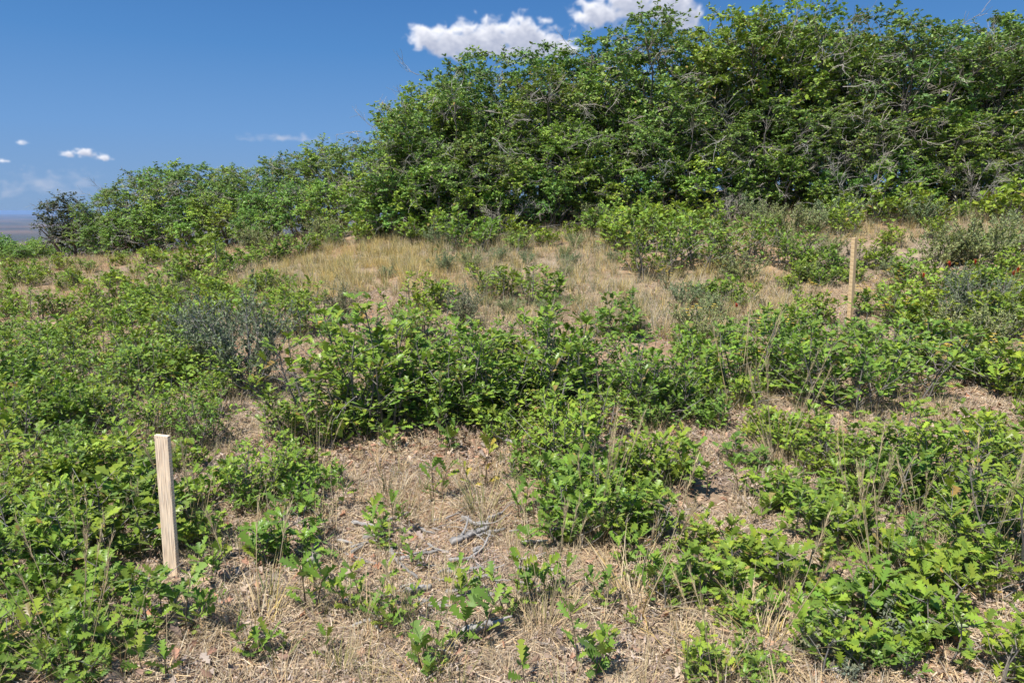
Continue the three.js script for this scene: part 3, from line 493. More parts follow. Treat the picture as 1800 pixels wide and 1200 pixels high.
function fill(poly, count, gap, protos, H, size, seed, label, category, group) {       // more of the same kind, kept apart from one another
  const r = rng(seed), done = [], xs = poly.map((p) => p[0]), ys = poly.map((p) => p[1]);
  for (let k = 0; k < count * 40 && done.length < count; k++) {
    const u = Math.min(...xs) + r() * (Math.max(...xs) - Math.min(...xs)), v = Math.min(...ys) + r() * (Math.max(...ys) - Math.min(...ys)); if (!polyIn(u, v, poly)) continue;
    const p = groundAt(u, v); if (done.some((q) => q.p.distanceTo(p) < gap)) continue; done.push({ p, u, s: (size[0] + r() * (size[1] - size[0])) / H, a: .85 + r() * .4, b: .85 + r() * .4, k: Math.floor(r() * protos.length), t: r() * 6.28 });
  }
  done.sort((a, b) => a.u - b.u).forEach((q, i) => place(protos[q.k], q.p, q.t, [q.s * q.a, q.s, q.s * q.b], label + ', ' + ordinal(i) + ' from the left', category, group, .08));
}
fill([[-60, 600], [330, 570], [420, 700], [230, 800], [-60, 900]], 22, .42, shrubM, .62, [.3, .6], 2001, 'low oak shrub filling the dense green patch at the left', 'shrub', 'low shrubs of the left patch');
fill([[1390, 440], [1850, 400], [1850, 700], [1400, 660], [1340, 580]], 24, .45, shrubM, .62, [.2, .45], 2002, 'low oak shrub scattered over the right-hand slope', 'shrub', 'scattered low shrubs on the right');
fill([[1380, 440], [1850, 390], [1850, 700], [1230, 640], [1150, 560]], 22, .5, sage, .6, [.2, .42], 2003, 'small greyish bush between the oak shrubs on the right slope', 'shrub', 'small greyish bushes on the right');
fill([[1180, 760], [1850, 720], [1850, 1190], [1400, 1190], [1180, 1000]], 24, .24, shrubN, .4, [.12, .28], 2004, 'oak sprouts between the larger clumps in the right foreground', 'oak sprouts', 'sprouts of the right foreground');
fill([[-60, 880], [230, 860], [260, 1195], [-60, 1195]], 12, .22, shrubN, .4, [.14, .28], 2005, 'oak sprouts at the left edge of the foreground', 'oak sprouts', 'sprouts of the left foreground');
fill([[400, 780], [1180, 780], [1180, 1195], [330, 1195]], 26, .24, seedlings, .28, [.07, .17], 2006, 'little oak seedling growing in the dry litter of the foreground', 'oak seedling', 'scattered seedlings in the litter');
fill([[560, 715], [820, 705], [1250, 690], [1260, 750], [1000, 790], [760, 770], [560, 785]], 20, .24, shrubM, .62, [.22, .42], 2011, 'low oak growth fringing the near side of the central band', 'shrub', 'fringe of the central band');
fill([[330, 790], [560, 800], [620, 900], [520, 1000], [340, 960]], 9, .26, shrubN, .4, [.14, .3], 2012, 'oak sprouts on the dry litter right of the near stake', 'oak sprouts', 'sprouts right of the near stake');
fill([[900, 830], [1180, 800], [1190, 1000], [1000, 1000]], 8, .28, shrubN, .4, [.16, .32], 2013, 'oak sprouts around the low shrubs right of the dead wood', 'oak sprouts', 'sprouts right of the dead wood');
fill([[100, 860], [260, 830], [265, 985], [90, 1000]], 6, .3, shrubM, .62, [.3, .5], 2014, 'low oak shrub close to the left side of the near stake', 'shrub', 'low shrubs beside the near stake');
fill([[1180, 600], [1420, 600], [1420, 720], [1180, 730]], 10, .4, shrubM, .62, [.25, .5], 2015, 'low oak growth on the slope between centre and the farther stake', 'shrub', 'low growth right of centre');
fill([[640, 418], [1000, 405], [1300, 385], [1850, 350], [1850, 392], [1300, 425], [1000, 440], [640, 446]], 38, .5, [shrubM[0], shrubM[1], shrubM[3], sage[0]], .62, [.35, .95], 2010, 'low shrub at the foot of the thicket by the grass', 'shrub', 'shrubs at the grass edge');
fill([[740, 440], [1090, 420], [1130, 560], [900, 560], [640, 500]], 20, .5, sage, .6, [.14, .3], 2007, 'tiny greyish bush in the grass of the clearing', 'shrub', 'tiny bushes of the clearing');
fill([[-50, 490], [130, 462], [380, 445], [430, 470], [200, 500], [-50, 540]], 12, .8, shrubM, .62, [.3, .6], 2009, 'rounded shrub dotted over the tan slope under the left flank trees', 'shrub', 'shrubs dotted over the tan slope');
fill([[100, 560], [420, 500], [560, 540], [330, 580]], 12, .5, shrubM, .62, [.35, .6], 2008, 'oak shrub on the slope below the golden grass', 'shrub', 'shrubs below the golden grass');
seedlings.forEach((s) => s.updateMatrixWorld(true));
[[690, 945, 72, 2, 'bushy oak seedling above the scattered dead wood'], [640, 1085, 85, 4, 'upright oak seedling left of the dead wood'], [775, 790, 70, 0, 'oak seedling on the leaf-strewn patch, right of two'], [682, 790, 52, 5, 'oak seedling on the leaf-strewn patch, left of two'], [765, 880, 70, 1, 'thin oak seedling in the middle of the bare patch'], [920, 905, 60, 1, 'small oak seedling beside a green grass tuft'], [325, 1110, 110, 4, 'oak seedling with broad leaves at the foot of the near stake'], [255, 1185, 60, 3, 'small oak seedling at the bottom left'], [288, 1195, 45, 3, 'tiny oak seedling at the bottom edge, left'], [540, 1075, 100, 1, 'slender oak seedling beside the charred log end'], [450, 1000, 60, 5, 'oak seedling right of the near stake foot'], [760, 1165, 95, 0, 'oak seedling in the lower middle, left of the pale log'], [845, 1135, 95, 5, 'large-leaved oak seedling in front of the pale log'], [905, 1075, 100, 4, 'oak seedling behind the tall bunchgrass'], [990, 1060, 65, 2, 'oak seedling right of the tall bunchgrass'], [1015, 1180, 115, 0, 'oak seedling beside the pale stone'], [925, 1205, 50, 3, 'tiny oak seedling at the bottom edge, middle'], [725, 1005, 40, 3, 'tiny reddish oak seedling over the crooked stick'], [815, 1065, 40, 3, 'tiny oak seedling below the grey dead branch'], [1065, 1070, 65, 1, 'oak seedling left of the big bunchgrass tussock'], [1220, 855, 75, 2, 'dark oak seedling on the red soil, left of two'], [1300, 875, 65, 0, 'dark oak seedling on the red soil, right of two'], [690, 1130, 45, 3, 'little oak seedling left of the lower middle'], [590, 900, 55, 1, 'oak seedling on dry straw right of the near stake'], [500, 910, 55, 5, 'oak seedling under the bright oak shrub'], [880, 770, 45, 3, 'tiny oak seedling by the grey branch under the central band'], [1340, 1090, 70, 5, 'oak seedling below the dark-footed clump'], [1390, 1050, 50, 3, 'tiny oak seedling on red leaf litter, right'], [1120, 1000, 55, 2, 'oak seedling between the low shrub and sprout clumps'], [360, 1030, 50, 2, 'oak seedling right behind the near stake foot'], [480, 1150, 55, 3, 'little oak seedling in the bunchgrass, lower left'], [440, 1160, 45, 5, 'yellowish small oak seedling, lower left'], [570, 1160, 40, 3, 'tiny oak seedling on bare litter, lower left of middle'], [1260, 760, 45, 5, 'oak seedling on the litter right of the forward shrub'], [1500, 1080, 60, 2, 'oak seedling right of the red leaf litter'], [1430, 1150, 55, 5, 'oak seedling left of the grey-leaved herbs'], [600, 790, 45, 3, 'tiny oak seedling at the foot of the big left shrub'], [395, 880, 55, 1, 'thin oak seedling between stake and bright shrub']].forEach(([u, v, h, k, label]) => {
  const p = groundAt(u, v), H = [.30, .22, .26, .15, .34, .20][k] + .06; place(seedlings[k], p, pr() * 6.28, clamp(scaleFor(p, h, H) * 1.1, .7, 1.5), label, 'oak seedling', 'oak seedlings in the foreground', .05);
});
place(yellowSeedling, groundAt(852, 862), .4, 1.25, 'bright yellow-leaved oak seedling on the bare patch', 'oak seedling');

// ---------------------------------------------------------------- grasses, as stuff
function tuftGeometry(seed, blades, H, spread, w, cols, segs = 4, droop = .5, lie = 0) {
  const r = rng(seed), gb = new GB();
  for (let k = 0; k < blades; k++) {
    const a = r() * 6.28, q = spread * .25 * Math.sqrt(r()), b = a + (r() - .5) * 1.5, tilt = (.15 + r() * .8) * spread / H * 1.2 + lie, h = H * (.45 + r() * .6), st = V(Math.cos(a) * q, -.01, Math.sin(a) * q), d = V(Math.cos(b) * tilt, 1, Math.sin(b) * tilt).normalize(), pts = [st];
    for (let s = 0; s < segs; s++) { d.y -= droop * r() * .45; d.normalize(); pts.push(pts[s].clone().addScaledVector(d, h / segs)); }
    const c = cols[Math.floor(r() * cols.length)]; gb.blade(pts, w * (.7 + r() * .6), V(-Math.sin(b), (r() - .5) * .6, Math.cos(b)).normalize(), vary(c, r, .2, .1));
  }
  return gb;
}
const STRAW = [[.516, .413, .246], [.454, .350, .206], [.578, .475, .305], [.372, .289, .187]], GOLD = [[.56, .43, .14], [.60, .48, .19], [.48, .38, .13], [.36, .36, .12]], GREENISH = [[.175, .196, .068], [.258, .247, .089], [.124, .166, .059], [.413, .350, .178]], PALE = [[.516, .454, .335], [.433, .382, .286], [.568, .505, .394], [.310, .299, .187]];
function inside(u, v, poly) { let c = false; for (let i = 0, j = poly.length - 1; i < poly.length; j = i++) { const [a, b] = poly[i], [d, e] = poly[j]; if ((b > v) !== (e > v) && u < (d - a) * (v - b) / (e - b) + a) c = !c; } return c; }
const vAt = (x, z) => { const [u, v] = project(x, height(x, z), z); return [u, v]; };
// ground cover in patches laid side by side: a few different patches, turned and mirrored
function carpet(name, label, category, patches, material, cell, near, far, keep, seed, opt = {}) {
  const r = rng(seed), lists = patches.map(() => []), tints = patches.map(() => []), up = V(), q = new THREE.Quaternion(), q2 = new THREE.Quaternion(), Y = V(0, 1, 0);
  for (let z = -near; z > -far; z -= cell) for (let x = -Math.ceil((far * .86 + 1) / cell) * cell; x < far * .86 + 1; x += cell) {
    const X = x + (r() - .5) * cell * .3, Z = z + (r() - .5) * cell * .3, [u, v, d] = project(X, height(X, Z), Z), roll = r(), k = Math.floor(r() * patches.length), turn = Math.floor(r() * 4) * Math.PI / 2 + (r() - .5) * .3, s = (opt.size?.[0] ?? .95) + ((opt.size?.[1] ?? 1.05) - (opt.size?.[0] ?? .95)) * r(), flip = r() < .5 ? -1 : 1, f = 1 + (r() - .5) * (opt.tint ?? .12);
    if (d < .3 || u < -330 || u > 2130 || v > 1400 || roll > keep(X, Z, u, v)) continue;
    const e = .2; up.set(height(X - e, Z) - height(X + e, Z), 2 * e, height(X, Z - e) - height(X, Z + e)).normalize();
    q.setFromUnitVectors(Y, up).multiply(q2.setFromAxisAngle(Y, turn));
    lists[k].push(new THREE.Matrix4().compose(V(X, height(X, Z) + (opt.lift ?? 0), Z), q, V(s * flip, s, s))); tints[k].push(new THREE.Color().setRGB(f, f, f * (1 + (r() - .5) * .08)));
  }
  const g = new THREE.Group(); g.name = name; tag(g, label, category, null, 'stuff'); scene.add(g);
  patches.forEach((p, k) => { if (!lists[k].length) return; const m = new THREE.InstancedMesh(p, material, lists[k].length); lists[k].forEach((a, j) => { m.setMatrixAt(j, a); m.setColorAt(j, tints[k][j]); }); m.name = 'patch'; m.userData.kind = 'stuff'; m.castShadow = m.receiveShadow = true; g.add(m); });
}
function tuftPatch(seed, cell, tufts, blades, H, spread, w, cols, droop = .5, segs = 4) {
  const r = rng(seed), all = new GB();
  for (let k = 0; k < tufts; k++) {
    const t = tuftGeometry(seed * 7 + k, Math.round(blades * (.6 + r() * .8)), H * (.55 + r() * .6), spread * (.7 + r() * .6), w, [cols[Math.floor(r() * cols.length)], cols[Math.floor(r() * cols.length)]], segs, droop), dx = (r() - .5) * cell, dz = (r() - .5) * cell, b = all.p.length / 3;
    for (let i = 0; i < t.p.length; i += 3) all.p.push(t.p[i] + dx, t.p[i + 1], t.p[i + 2] + dz);
    for (const x of t.n) all.n.push(x); for (const x of t.c) all.c.push(x); for (const x of t.i) all.i.push(b + x);
  }
  return all.build();
}
const knoll = [[330, 525], [470, 475], [600, 432], [700, 426], [790, 440], [800, 475], [760, 520], [690, 520], [560, 525], [450, 545]];
const clearing = [[700, 440], [800, 425], [1090, 405], [1130, 470], [1400, 480], [1430, 540], [1330, 600], [1200, 640], [1060, 610], [900, 570], [760, 540]];
const leftDry = [[-150, 560], [-150, 470], [0, 465], [130, 445], [370, 432], [560, 412], [600, 432], [470, 475], [420, 490], [330, 530], [100, 620], [-150, 700]];
const rightEdge = [[1250, 400], [1500, 380], [1950, 345], [1950, 440], [1500, 430], [1250, 450]];
const bare = [[[1160, 830], [1290, 850], [1300, 900], [1200, 900]], [[1090, 580], [1200, 600], [1190, 640], [1100, 630]], [[690, 425], [760, 428], [740, 445], [690, 442]], [[20, 575], [75, 570], [80, 615], [30, 620]], [[60, 1030], [190, 1030], [180, 1080], [70, 1075]]];
const redLeaves = [[540, 740], [820, 725], [1250, 720], [1480, 710], [1480, 760], [1300, 800], [1000, 810], [620, 830], [500, 800]];
const isBare = (u, v) => bare.some((p) => inside(u, v, p));
const soft = (poly) => (x, z, u, v) => { let c = 0; for (let k = 0; k < 5; k++) c += inside(u + [0, 14, -14, 0, 0][k], v + [0, 0, 0, 7, -7][k], poly) ? .2 : 0; return c; };
const goldAt = soft(knoll), clearAt = soft(clearing), leftAt = soft(leftDry), rightAt = soft(rightEdge);
carpet('golden_grass', 'tall golden dry grass on the knoll before the thicket', 'grass', [1, 2, 3, 4].map((k) => tuftPatch(30 + k, .55, 12, 24, .3, .2, .0055, [...GOLD, STRAW[0], GREENISH[1]])), M_grass, .5, 8, 19, (x, z, u, v) => goldAt(x, z, u, v) * smooth(n2(x * .9, z * .9), -1.3, -.2) + .35 * clearAt(x, z, u, v) * smooth(n2(x * .5 + 8, z * .5), 0, .5), 41, { size: [.75, 1.15] });
carpet('pale_dry_grass', 'pale dry grass on the open clearing in the middle distance', 'grass', [1, 2, 3, 4].map((k) => tuftPatch(35 + k, .5, 12, 24, .27, .22, .005, [...PALE, GOLD[0], GOLD[1], GREENISH[0], GREENISH[1], [.20, .23, .15]])), M_grass, .45, 6, 17, (x, z, u, v) => .96 * Math.max(clearAt(x, z, u, v), rightAt(x, z, u, v), .5 * goldAt(x, z, u, v)) * (isBare(u, v) ? .1 : 1), 42, { size: [.7, 1.15] });
carpet('tan_slope_grass', 'tan dry grass on the slope at the left', 'grass', [1, 2, 3].map((k) => tuftPatch(40 + k, .7, 9, 22, .34, .24, .007, [...STRAW, GREENISH[1], GOLD[0]])), M_grass, .65, 8, 30, (x, z, u, v) => .85 * leftAt(x, z, u, v) * (isBare(u, v) ? 0 : 1), 43, { size: [.7, 1.1] });
carpet('green_grass', 'thin green and tan grass growing between the shrubs', 'grass', [1, 2, 3, 4].map((k) => tuftPatch(45 + k, .5, 5, 20, .25, .15, .0045, [...GREENISH, STRAW[0], STRAW[3]])), M_grass, .5, 1.9, 15, (x, z, u, v) => (isBare(u, v) ? 0 : .45 + .5 * smooth(n2(x * .8 + 20, z * .8), -.1, .5)), 44, { size: [.7, 1.1] });
carpet('dry_straw_grass', 'short straw-coloured grass over the foreground ground', 'grass', [1, 2, 3, 4, 5].map((k) => tuftPatch(50 + k, .42, 16, 18, .16, .14, .0042, [...STRAW, STRAW[0], PALE[0]], .8)), M_grass, .4, 1.7, 9, (x, z, u, v) => (isBare(u, v) ? .1 : .45 + .55 * smooth(n2(x * .7, z * .7 + 40), -.3, .4)), 45, { size: [.7, 1.2] });
carpet('tan_bunchgrass', 'ankle-high tan bunchgrass in patches over the foreground', 'grass', [1, 2, 3, 4].map((k) => tuftPatch(150 + k, .5, 4, 34, .24, .2, .0036, [[.52, .38, .22], [.46, .36, .24], [.58, .46, .28], [.36, .33, .16]], .75, 5)), M_grass, .5, 1.6, 9, (x, z, u, v) => (isBare(u, v) ? 0 : .2 + .75 * smooth(n2(x * 1.1 - 12, z * 1.1 + 70), -.1, .35)), 47, { size: [.7, 1.2] });
carpet('tall_grass_stalks', 'single tall dry grass stalks standing above the low growth', 'grass', [1, 2, 3, 4].map((k) => tuftPatch(170 + k, .8, 3, 7, .62, .2, .004, [[.55, .45, .26], [.5, .42, .22], [.6, .5, .32]], .25, 6)), M_grass, .8, 2.4, 16, (x, z, u, v) => .2 + .4 * Math.max(clearAt(x, z, u, v), goldAt(x, z, u, v), rightAt(x, z, u, v)), 48, { size: [.6, 1.1] });
carpet('grass_by_thicket', 'dry grass standing along the foot of the thicket', 'grass', [1, 2].map((k) => tuftPatch(56 + k, .55, 6, 20, .42, .22, .0065, [...STRAW, GREENISH[0], GREENISH[1]])), M_grass, .6, 12, 15.5, (x, z, u, v) => (u > 640 ? .6 : 0), 46);
{
  const straws = [1, 2, 3, 4, 5].map((k) => {
    const r = rng(60 + k), gb = new GB();
    for (let i = 0; i < 560; i++) { const a = r() * 6.28, L = .03 + r() * r() * .19, e = (r() - .5) * .5, p0 = V((r() - .5) * .44, .002 + r() * .014, (r() - .5) * .44), pts = [p0, V(p0.x + Math.cos(a) * L * .5, p0.y + .002 + r() * .012, p0.z + Math.sin(a) * L * .5), V(p0.x + Math.cos(a + e) * L, Math.max(.002, p0.y + (r() - .45) * .02), p0.z + Math.sin(a + e) * L)]; gb.blade(pts, .0022 + r() * .0028, V(-Math.sin(a), (r() - .5) * 1.2, Math.cos(a)).normalize(), vary([[.534, .413, .263], [.427, .332, .226], [.352, .282, .217], [.598, .494, .353], [.257, .192, .136], [.491, .353, .199]][Math.floor(r() * 6)], r, .2, .1)); }
    return gb.build();
  });
  carpet('straw_litter', 'dead straw lying over the bare ground', 'litter', straws, M_dead, .38, 1.7, 9.5, (x, z, u, v) => (isBare(u, v) ? .15 : .97), 61, { lift: .004 });
  const chaff = [1, 2, 3, 4].map((k) => {
    const r = rng(90 + k), gb = new GB();
    for (let i = 0; i < 420; i++) { const a = r() * 6.28, L = .012 + r() * r() * .07, p0 = V((r() - .5) * .46, .002 + r() * .016, (r() - .5) * .46), pts = [p0, V(p0.x + Math.cos(a) * L * .5, p0.y + .002 + r() * .01, p0.z + Math.sin(a) * L * .5), V(p0.x + Math.cos(a) * L, Math.max(.002, p0.y + (r() - .45) * .025), p0.z + Math.sin(a) * L)]; gb.blade(pts, .003 + r() * .006, V(-Math.sin(a), (r() - .5) * 1.6, Math.cos(a)).normalize(), vary([[.420, .345, .296], [.308, .242, .202], [.519, .421, .344], [.379, .255, .179], [.224, .166, .131]][Math.floor(r() * 5)], r, .2, .1)); }
    return gb.build();
  });
  carpet('grey_chaff', 'greyish crumbs of bark, straw and leaf covering the soil', 'litter', chaff, M_dead, .36, 1.6, 8, (x, z, u, v) => (isBare(u, v) ? .2 : .3 + .7 * smooth(n2(x * .9 + 33, z * .9 + 5), -.5, .2)), 62, { lift: .003 });
  const curled = [leafGeometry(lobed3, .5, .45, .05), leafGeometry(simple, .7, -.4, -.05), leafGeometry(simple, .3, .6, .04)].map(template);
  const leaves = [1, 2, 3, 4].map((k) => {
    const r = rng(70 + k), gb = new GB();
    for (let i = 0; i < 60; i++) { const a = r() * 6.28, R = .27 * Math.sqrt(r()), b = r() * 6.28; gb.add(curled[i % 3], leafMatrix(V(Math.cos(b) * R, .008 + r() * .018, Math.sin(b) * R), V(Math.cos(a), (r() - .5) * .7, Math.sin(a)), V(0, 1, 0).add(jitter(r, 1.6)).multiplyScalar(r() < .4 ? -1 : 1), .026 + r() * .03, 1.1), vary([[.36, .23, .155], [.42, .30, .21], [.26, .165, .12], [.40, .32, .25], [.30, .24, .2], [.36, .19, .12], [.22, .16, .13]][Math.floor(r() * 7)], r, .22, .1)); }
    return gb.build();
  });
  carpet('fallen_leaves', 'reddish brown fallen oak leaves under the shrubs', 'litter', leaves, M_dead, .4, 1.7, 9.5, (x, z, u, v) => (isBare(u, v) ? .05 : inside(u, v, redLeaves) ? 1 : .42 + .58 * smooth(n2(x * .75 + 60, z * .75 - 9), -.4, .2)), 71, { size: [.8, 1.15] });
  carpet('leaf_drift', 'drift of russet dead leaves along the foot of the central shrub band', 'litter', leaves.slice(1), M_dead, .3, 2.5, 7, (x, z, u, v) => (inside(u, v, redLeaves) ? .9 : 0), 72, { size: [.85, 1.15], lift: .006 });
  const twigs = [1, 2, 3].map((k) => {
    const r = rng(80 + k), gb = new GB();
    for (let i = 0; i < 16; i++) { const a = r() * 6.28, pts = path(V((r() - .5) * .4, .006 + r() * .014, (r() - .5) * .4), V(Math.cos(a), (r() - .5) * .15, Math.sin(a)), .03 + r() * .13, 4, .4, 0, r); pts.forEach((q) => { q.y = clamp(q.y, .003, .03); }); const q = .001 + r() * r() * r() * .004; gb.tube(pts, taper(5, q, q * .6), 4, vary([[.30, .28, .26], [.36, .34, .32], [.2, .18, .165]][i % 3], r, .2, .05)); }
    return gb.build();
  });
  carpet('twig_litter', 'grey broken twigs scattered on the ground', 'litter', twigs, M_wood, .4, 1.7, 8, (x, z) => .15 + .8 * smooth(n2(x * .6 - 30, z * .6 + 9), 0, .5), 81);
}

// ---------------------------------------------------------------- bunchgrass tussocks with seed stalks
function tussock(name, seed, H, blades, stalks, cols, spread) {
  const r = rng(seed), o = new THREE.Group(); o.name = name;
  part(o, 'blades', tuftGeometry(seed, blades, H, spread, .0034, cols, 5, .75).build(), M_grass, 'stuff');
  const gb = new GB();
  for (let k = 0; k < stalks; k++) {
    const a = r() * 6.28, l = .12 + r() * .35, st = path(V(Math.cos(a) * .03, 0, Math.sin(a) * .03), V(Math.cos(a) * l, 1, Math.sin(a) * l), H * (1.25 + r() * .8), 6, .1, -.02, r), c = vary([.52, .42, .24], r, .2, .1);
    gb.tube(st, taper(7, .0014, .0008), 3, c);
    for (let q = 0; q < 34; q++) { const t = .72 + .28 * r(), d = heading(st, t).add(jitter(r, .7)); gb.blade([along(st, t), along(st, t).addScaledVector(d, .012), along(st, t).addScaledVector(d, .03 + r() * .012)], .0022, V(Math.cos(q), 0, Math.sin(q)), vary([.56, .46, .28], r, .2, .1)); }
  }
  if (stalks) part(o, 'seed_stalks', gb.build(), M_grass, 'stuff');
  return o;
}
const tussocks = [tussock('bunchgrass_tussock', 1001, .26, 110, 9, [...STRAW, GREENISH[1]], .24), tussock('bunchgrass_tussock', 1002, .2, 130, 3, [...STRAW, GOLD[0]], .26), tussock('bunchgrass_tussock', 1003, .24, 90, 5, [GREENISH[0], GREENISH[1], STRAW[0], GOLD[3]], .2), tussock('bunchgrass_tussock', 1004, .17, 70, 0, [...GREENISH, STRAW[2]], .16)];
[[955, 1110, 130, 0, 'tall-stalked straw tussock in the lower middle'], [1115, 1065, 120, 1, 'dense drooping straw tussock right of the lower middle'], [455, 1105, 100, 1, 'pale tussock below and right of the near stake'], [845, 895, 70, 3, 'small green tussock above the dead wood'], [690, 1085, 90, 2, 'tan tussock beside the upright seedling'], [130, 1190, 150, 0, 'tall-stalked tussock in the lower left corner'], [1050, 945, 120, 0, 'seed-stalk tussock before the low shrub in the middle'], [1345, 1135, 110, 1, 'pale tussock right of the bottom sprout clumps'], [150, 1010, 80, 2, 'blue-green tussock left of the near stake foot'], [345, 935, 90, 2, 'tussock right behind the near stake'], [1270, 1195, 90, 1, 'straw tussock at the bottom edge, right'], [420, 975, 60, 3, 'small tussock right of the stake foot'], [1500, 960, 110, 0, 'seed-stalk tussock among the right sprouts'], [1550, 1020, 120, 0, 'seed-stalk tussock left of the large-leaved clump'], [1715, 1000, 120, 0, 'seed-stalk tussock at the right side'], [1365, 810, 110, 0, 'seed-stalk tussock above the red soil'], [1295, 720, 90, 2, 'tussock below the oak shrubs right of the sandy gap'], [860, 940, 60, 3, 'thin green tussock right of the grey branch'], [1010, 820, 50, 2, 'tussock at the foot of the forward shrub'], [750, 1195, 90, 1, 'straw tussock at the bottom edge, middle'], [600, 1190, 70, 2, 'thin tussock at the bottom edge, left of middle'], [560, 830, 45, 1, 'short straw tussock on the leaf-strewn patch'], [1640, 1000, 90, 2, 'grassy tussock above the large-leaved clump'], [240, 960, 60, 2, 'tussock just left of the near stake']].forEach(([u, v, h, k, label]) => {
  const p = groundAt(u, v); place(tussocks[k], p, pr() * 6.28, clamp(scaleFor(p, h, [.30, .17, .25, .13][k]), .8, 2.0), label, 'grass tussock', 'bunchgrass in the foreground');
});

// ---------------------------------------------------------------- flowers and herbs
{
  const petal = template(leafGeometry([[0, .08, 0], [.5, .2, .55], [1, 0, 1]], .3, .2, 0));
  const make = (name, seed, H, stems, heads, head, leafCol) => {
    const r = rng(seed), o = new THREE.Group(); o.name = name; const wood = new GB(), fol = new GB(), fl = new GB();
    for (let s = 0; s < stems; s++) {
      const a = r() * 6.28, st = path(V(0, -.02, 0), V(Math.cos(a) * .45, 1, Math.sin(a) * .45), H * (.75 + r() * .3), 5, .2, .02, r); wood.tube(st, taper(6, .0022, .0012), 3, [.14, .15, .06]);
      for (let k = 0; k < 9; k++) { const q = r() * 6.28, t = .1 + r() * .75; fol.add(leafTiny[0], leafMatrix(along(st, t), V(Math.cos(q), .7, Math.sin(q)), V(0, 1, 0), .045, .5), vary(leafCol, r, .2, .1)); }
      for (let k = 0; k < heads; k++) head(fl, st[5].clone().add(jitter(r, heads > 1 ? .07 : 0)), r);
    }
    part(o, 'stems', wood.build(), M_wood); part(o, 'leaves', fol.build(), M_leaf, 'stuff'); part(o, 'blossoms', fl.build(), M_grass); return o;
  };
  const paint = make('red_wildflower', 1101, .42, 2, 1, (g, p, r) => { for (let k = 0; k < 26; k++) { const a = r() * 6.28, y = (r() - .4) * .06; g.add(petal, leafMatrix(p.clone().add(V(0, y, 0)), V(Math.cos(a), .9, Math.sin(a)), V(0, 1, 0), .034, .8), vary([.62, .07, .025], r, .2, .1)); } }, [.1, .14, .05]);
  [[1652, 505, 'red wildflower highest on the right slope, left of two'], [1693, 500, 'red wildflower highest on the right slope, right of two'], [1637, 525, 'red wildflower nearest right of the farther stake'], [1774, 520, 'big red wildflower near the right edge'], [1796, 515, 'red wildflower cut by the right edge'], [1762, 605, 'lowest red wildflower near the right edge'], [1293, 580, 'red wildflower on the clearing left of the farther stake'], [1355, 612, 'orange-red wildflower just above the shrubs left of the stake']].forEach(([u, v, label]) => { const p = groundAt(u, v); place(paint, p, pr() * 6, scaleFor(p, 42, .45), label, 'wildflower', 'red wildflowers'); });
  const yellow = make('yellow_wildflower', 1102, .3, 4, 4, (g, p, r) => { for (let k = 0; k < 6; k++) { const a = k * 1.05 + r() * .3; g.add(petal, leafMatrix(p, V(Math.cos(a), .25, Math.sin(a)), V(0, 1, 0), .02, 1.6), vary([.72, .52, .02], r, .15, 0)); } }, [.13, .15, .06]);
  const r = rng(1103);
  for (let i = 0; i < 34; i++) { const u = 1120 + r() * 660, v = i < 20 ? 420 + r() * 130 : 560 + r() * 130, p = groundAt(u, v); place(yellow, p, r() * 6, .8 + r() * .5, v < 555 ? 'small yellow wildflower among the grass of the right clearing' : 'small yellow wildflower between the shrubs of the right slope', 'wildflower', v < 555 ? 'yellow flowers of the clearing' : 'yellow flowers among the right shrubs'); }
  const herb = twiggyShrub('grey_leaved_herb', 1110, .26, .16, { stems: 5, branches: 7, col: [.27, .29, .19], size: .03, per: 4, twig: [.2, .2, .15] });
  [[1445, 1160, 80, 'grey-leaved herb in the lower right, left of two'], [1575, 1140, 70, 'grey-leaved herb in the lower right, right of two'], [1490, 1195, 45, 'grey-leaved herb at the bottom edge']].forEach(([u, v, h, label]) => { const p = groundAt(u, v); place(herb, p, pr() * 6, scaleFor(p, h, .28), label, 'herb', 'grey-leaved herbs'); });
}

// ---------------------------------------------------------------- dead wood and stones
function deadwood(name, label, spots, rad, seed, forks = 0) {
  rad *= .85;
  const r = rng(seed), ends = spots.map(([u, v, up = 0]) => { const p = groundAt(u, v); p.y += up; return p; }), pts = [], radii = [], o = new THREE.Group(), curve = new THREE.CatmullRomCurve3(ends), n = 14;
  const c0 = ends[0].clone(); o.name = numbered(name); o.position.copy(c0);
  for (let k = 0; k <= n; k++) { const p = curve.getPoint(k / n); radii.push(rad * (1 - .45 * k / n) * (.8 + .45 * r()) * (k === 0 || k === n ? .55 : 1)); pts.push(p.sub(c0).add(jitter(r, rad * .45)).add(V(0, rad * .55 + .02, 0))); }
  const gb = new GB(), sides = 9; gb.tube(pts, radii, sides, DEADWOOD);
  for (let s = 0, f; s < sides; s++) { f = .55 + r() * .75; const bump = .62 + r() * .76; for (let k = 0; k <= n; k++) { const i = (k * sides + s) * 3, g = f * (.9 + r() * .2), b = bump * (.82 + r() * .36); for (let c = 0; c < 3; c++) { gb.c[i + c] = [.31, .29, .27][c] * g; gb.p[i + c] = pts[k].getComponent(c) + (gb.p[i + c] - pts[k].getComponent(c)) * b; } } }
  const g = gb.build(); g.computeVertexNormals(); part(o, 'wood', g, M_wood);
  for (let k = 0; k < forks; k++) { const t = .2 + r() * .7, d = heading(pts, t).add(jitter(r, 1.8)); d.y = Math.abs(d.y) * .4; const br = new GB(), L = .06 + r() * .16; br.tube(path(along(pts, t), d, L, 5, .5, 0, r), taper(6, rad * .4, rad * .15), 5, vary([.30, .28, .26], r, .2, .05)); part(o, 'side_branch', br.build(), M_wood); }
  tag(o, label, 'dead branch', 'weathered dead wood in the foreground'); scene.add(shade(o));
}
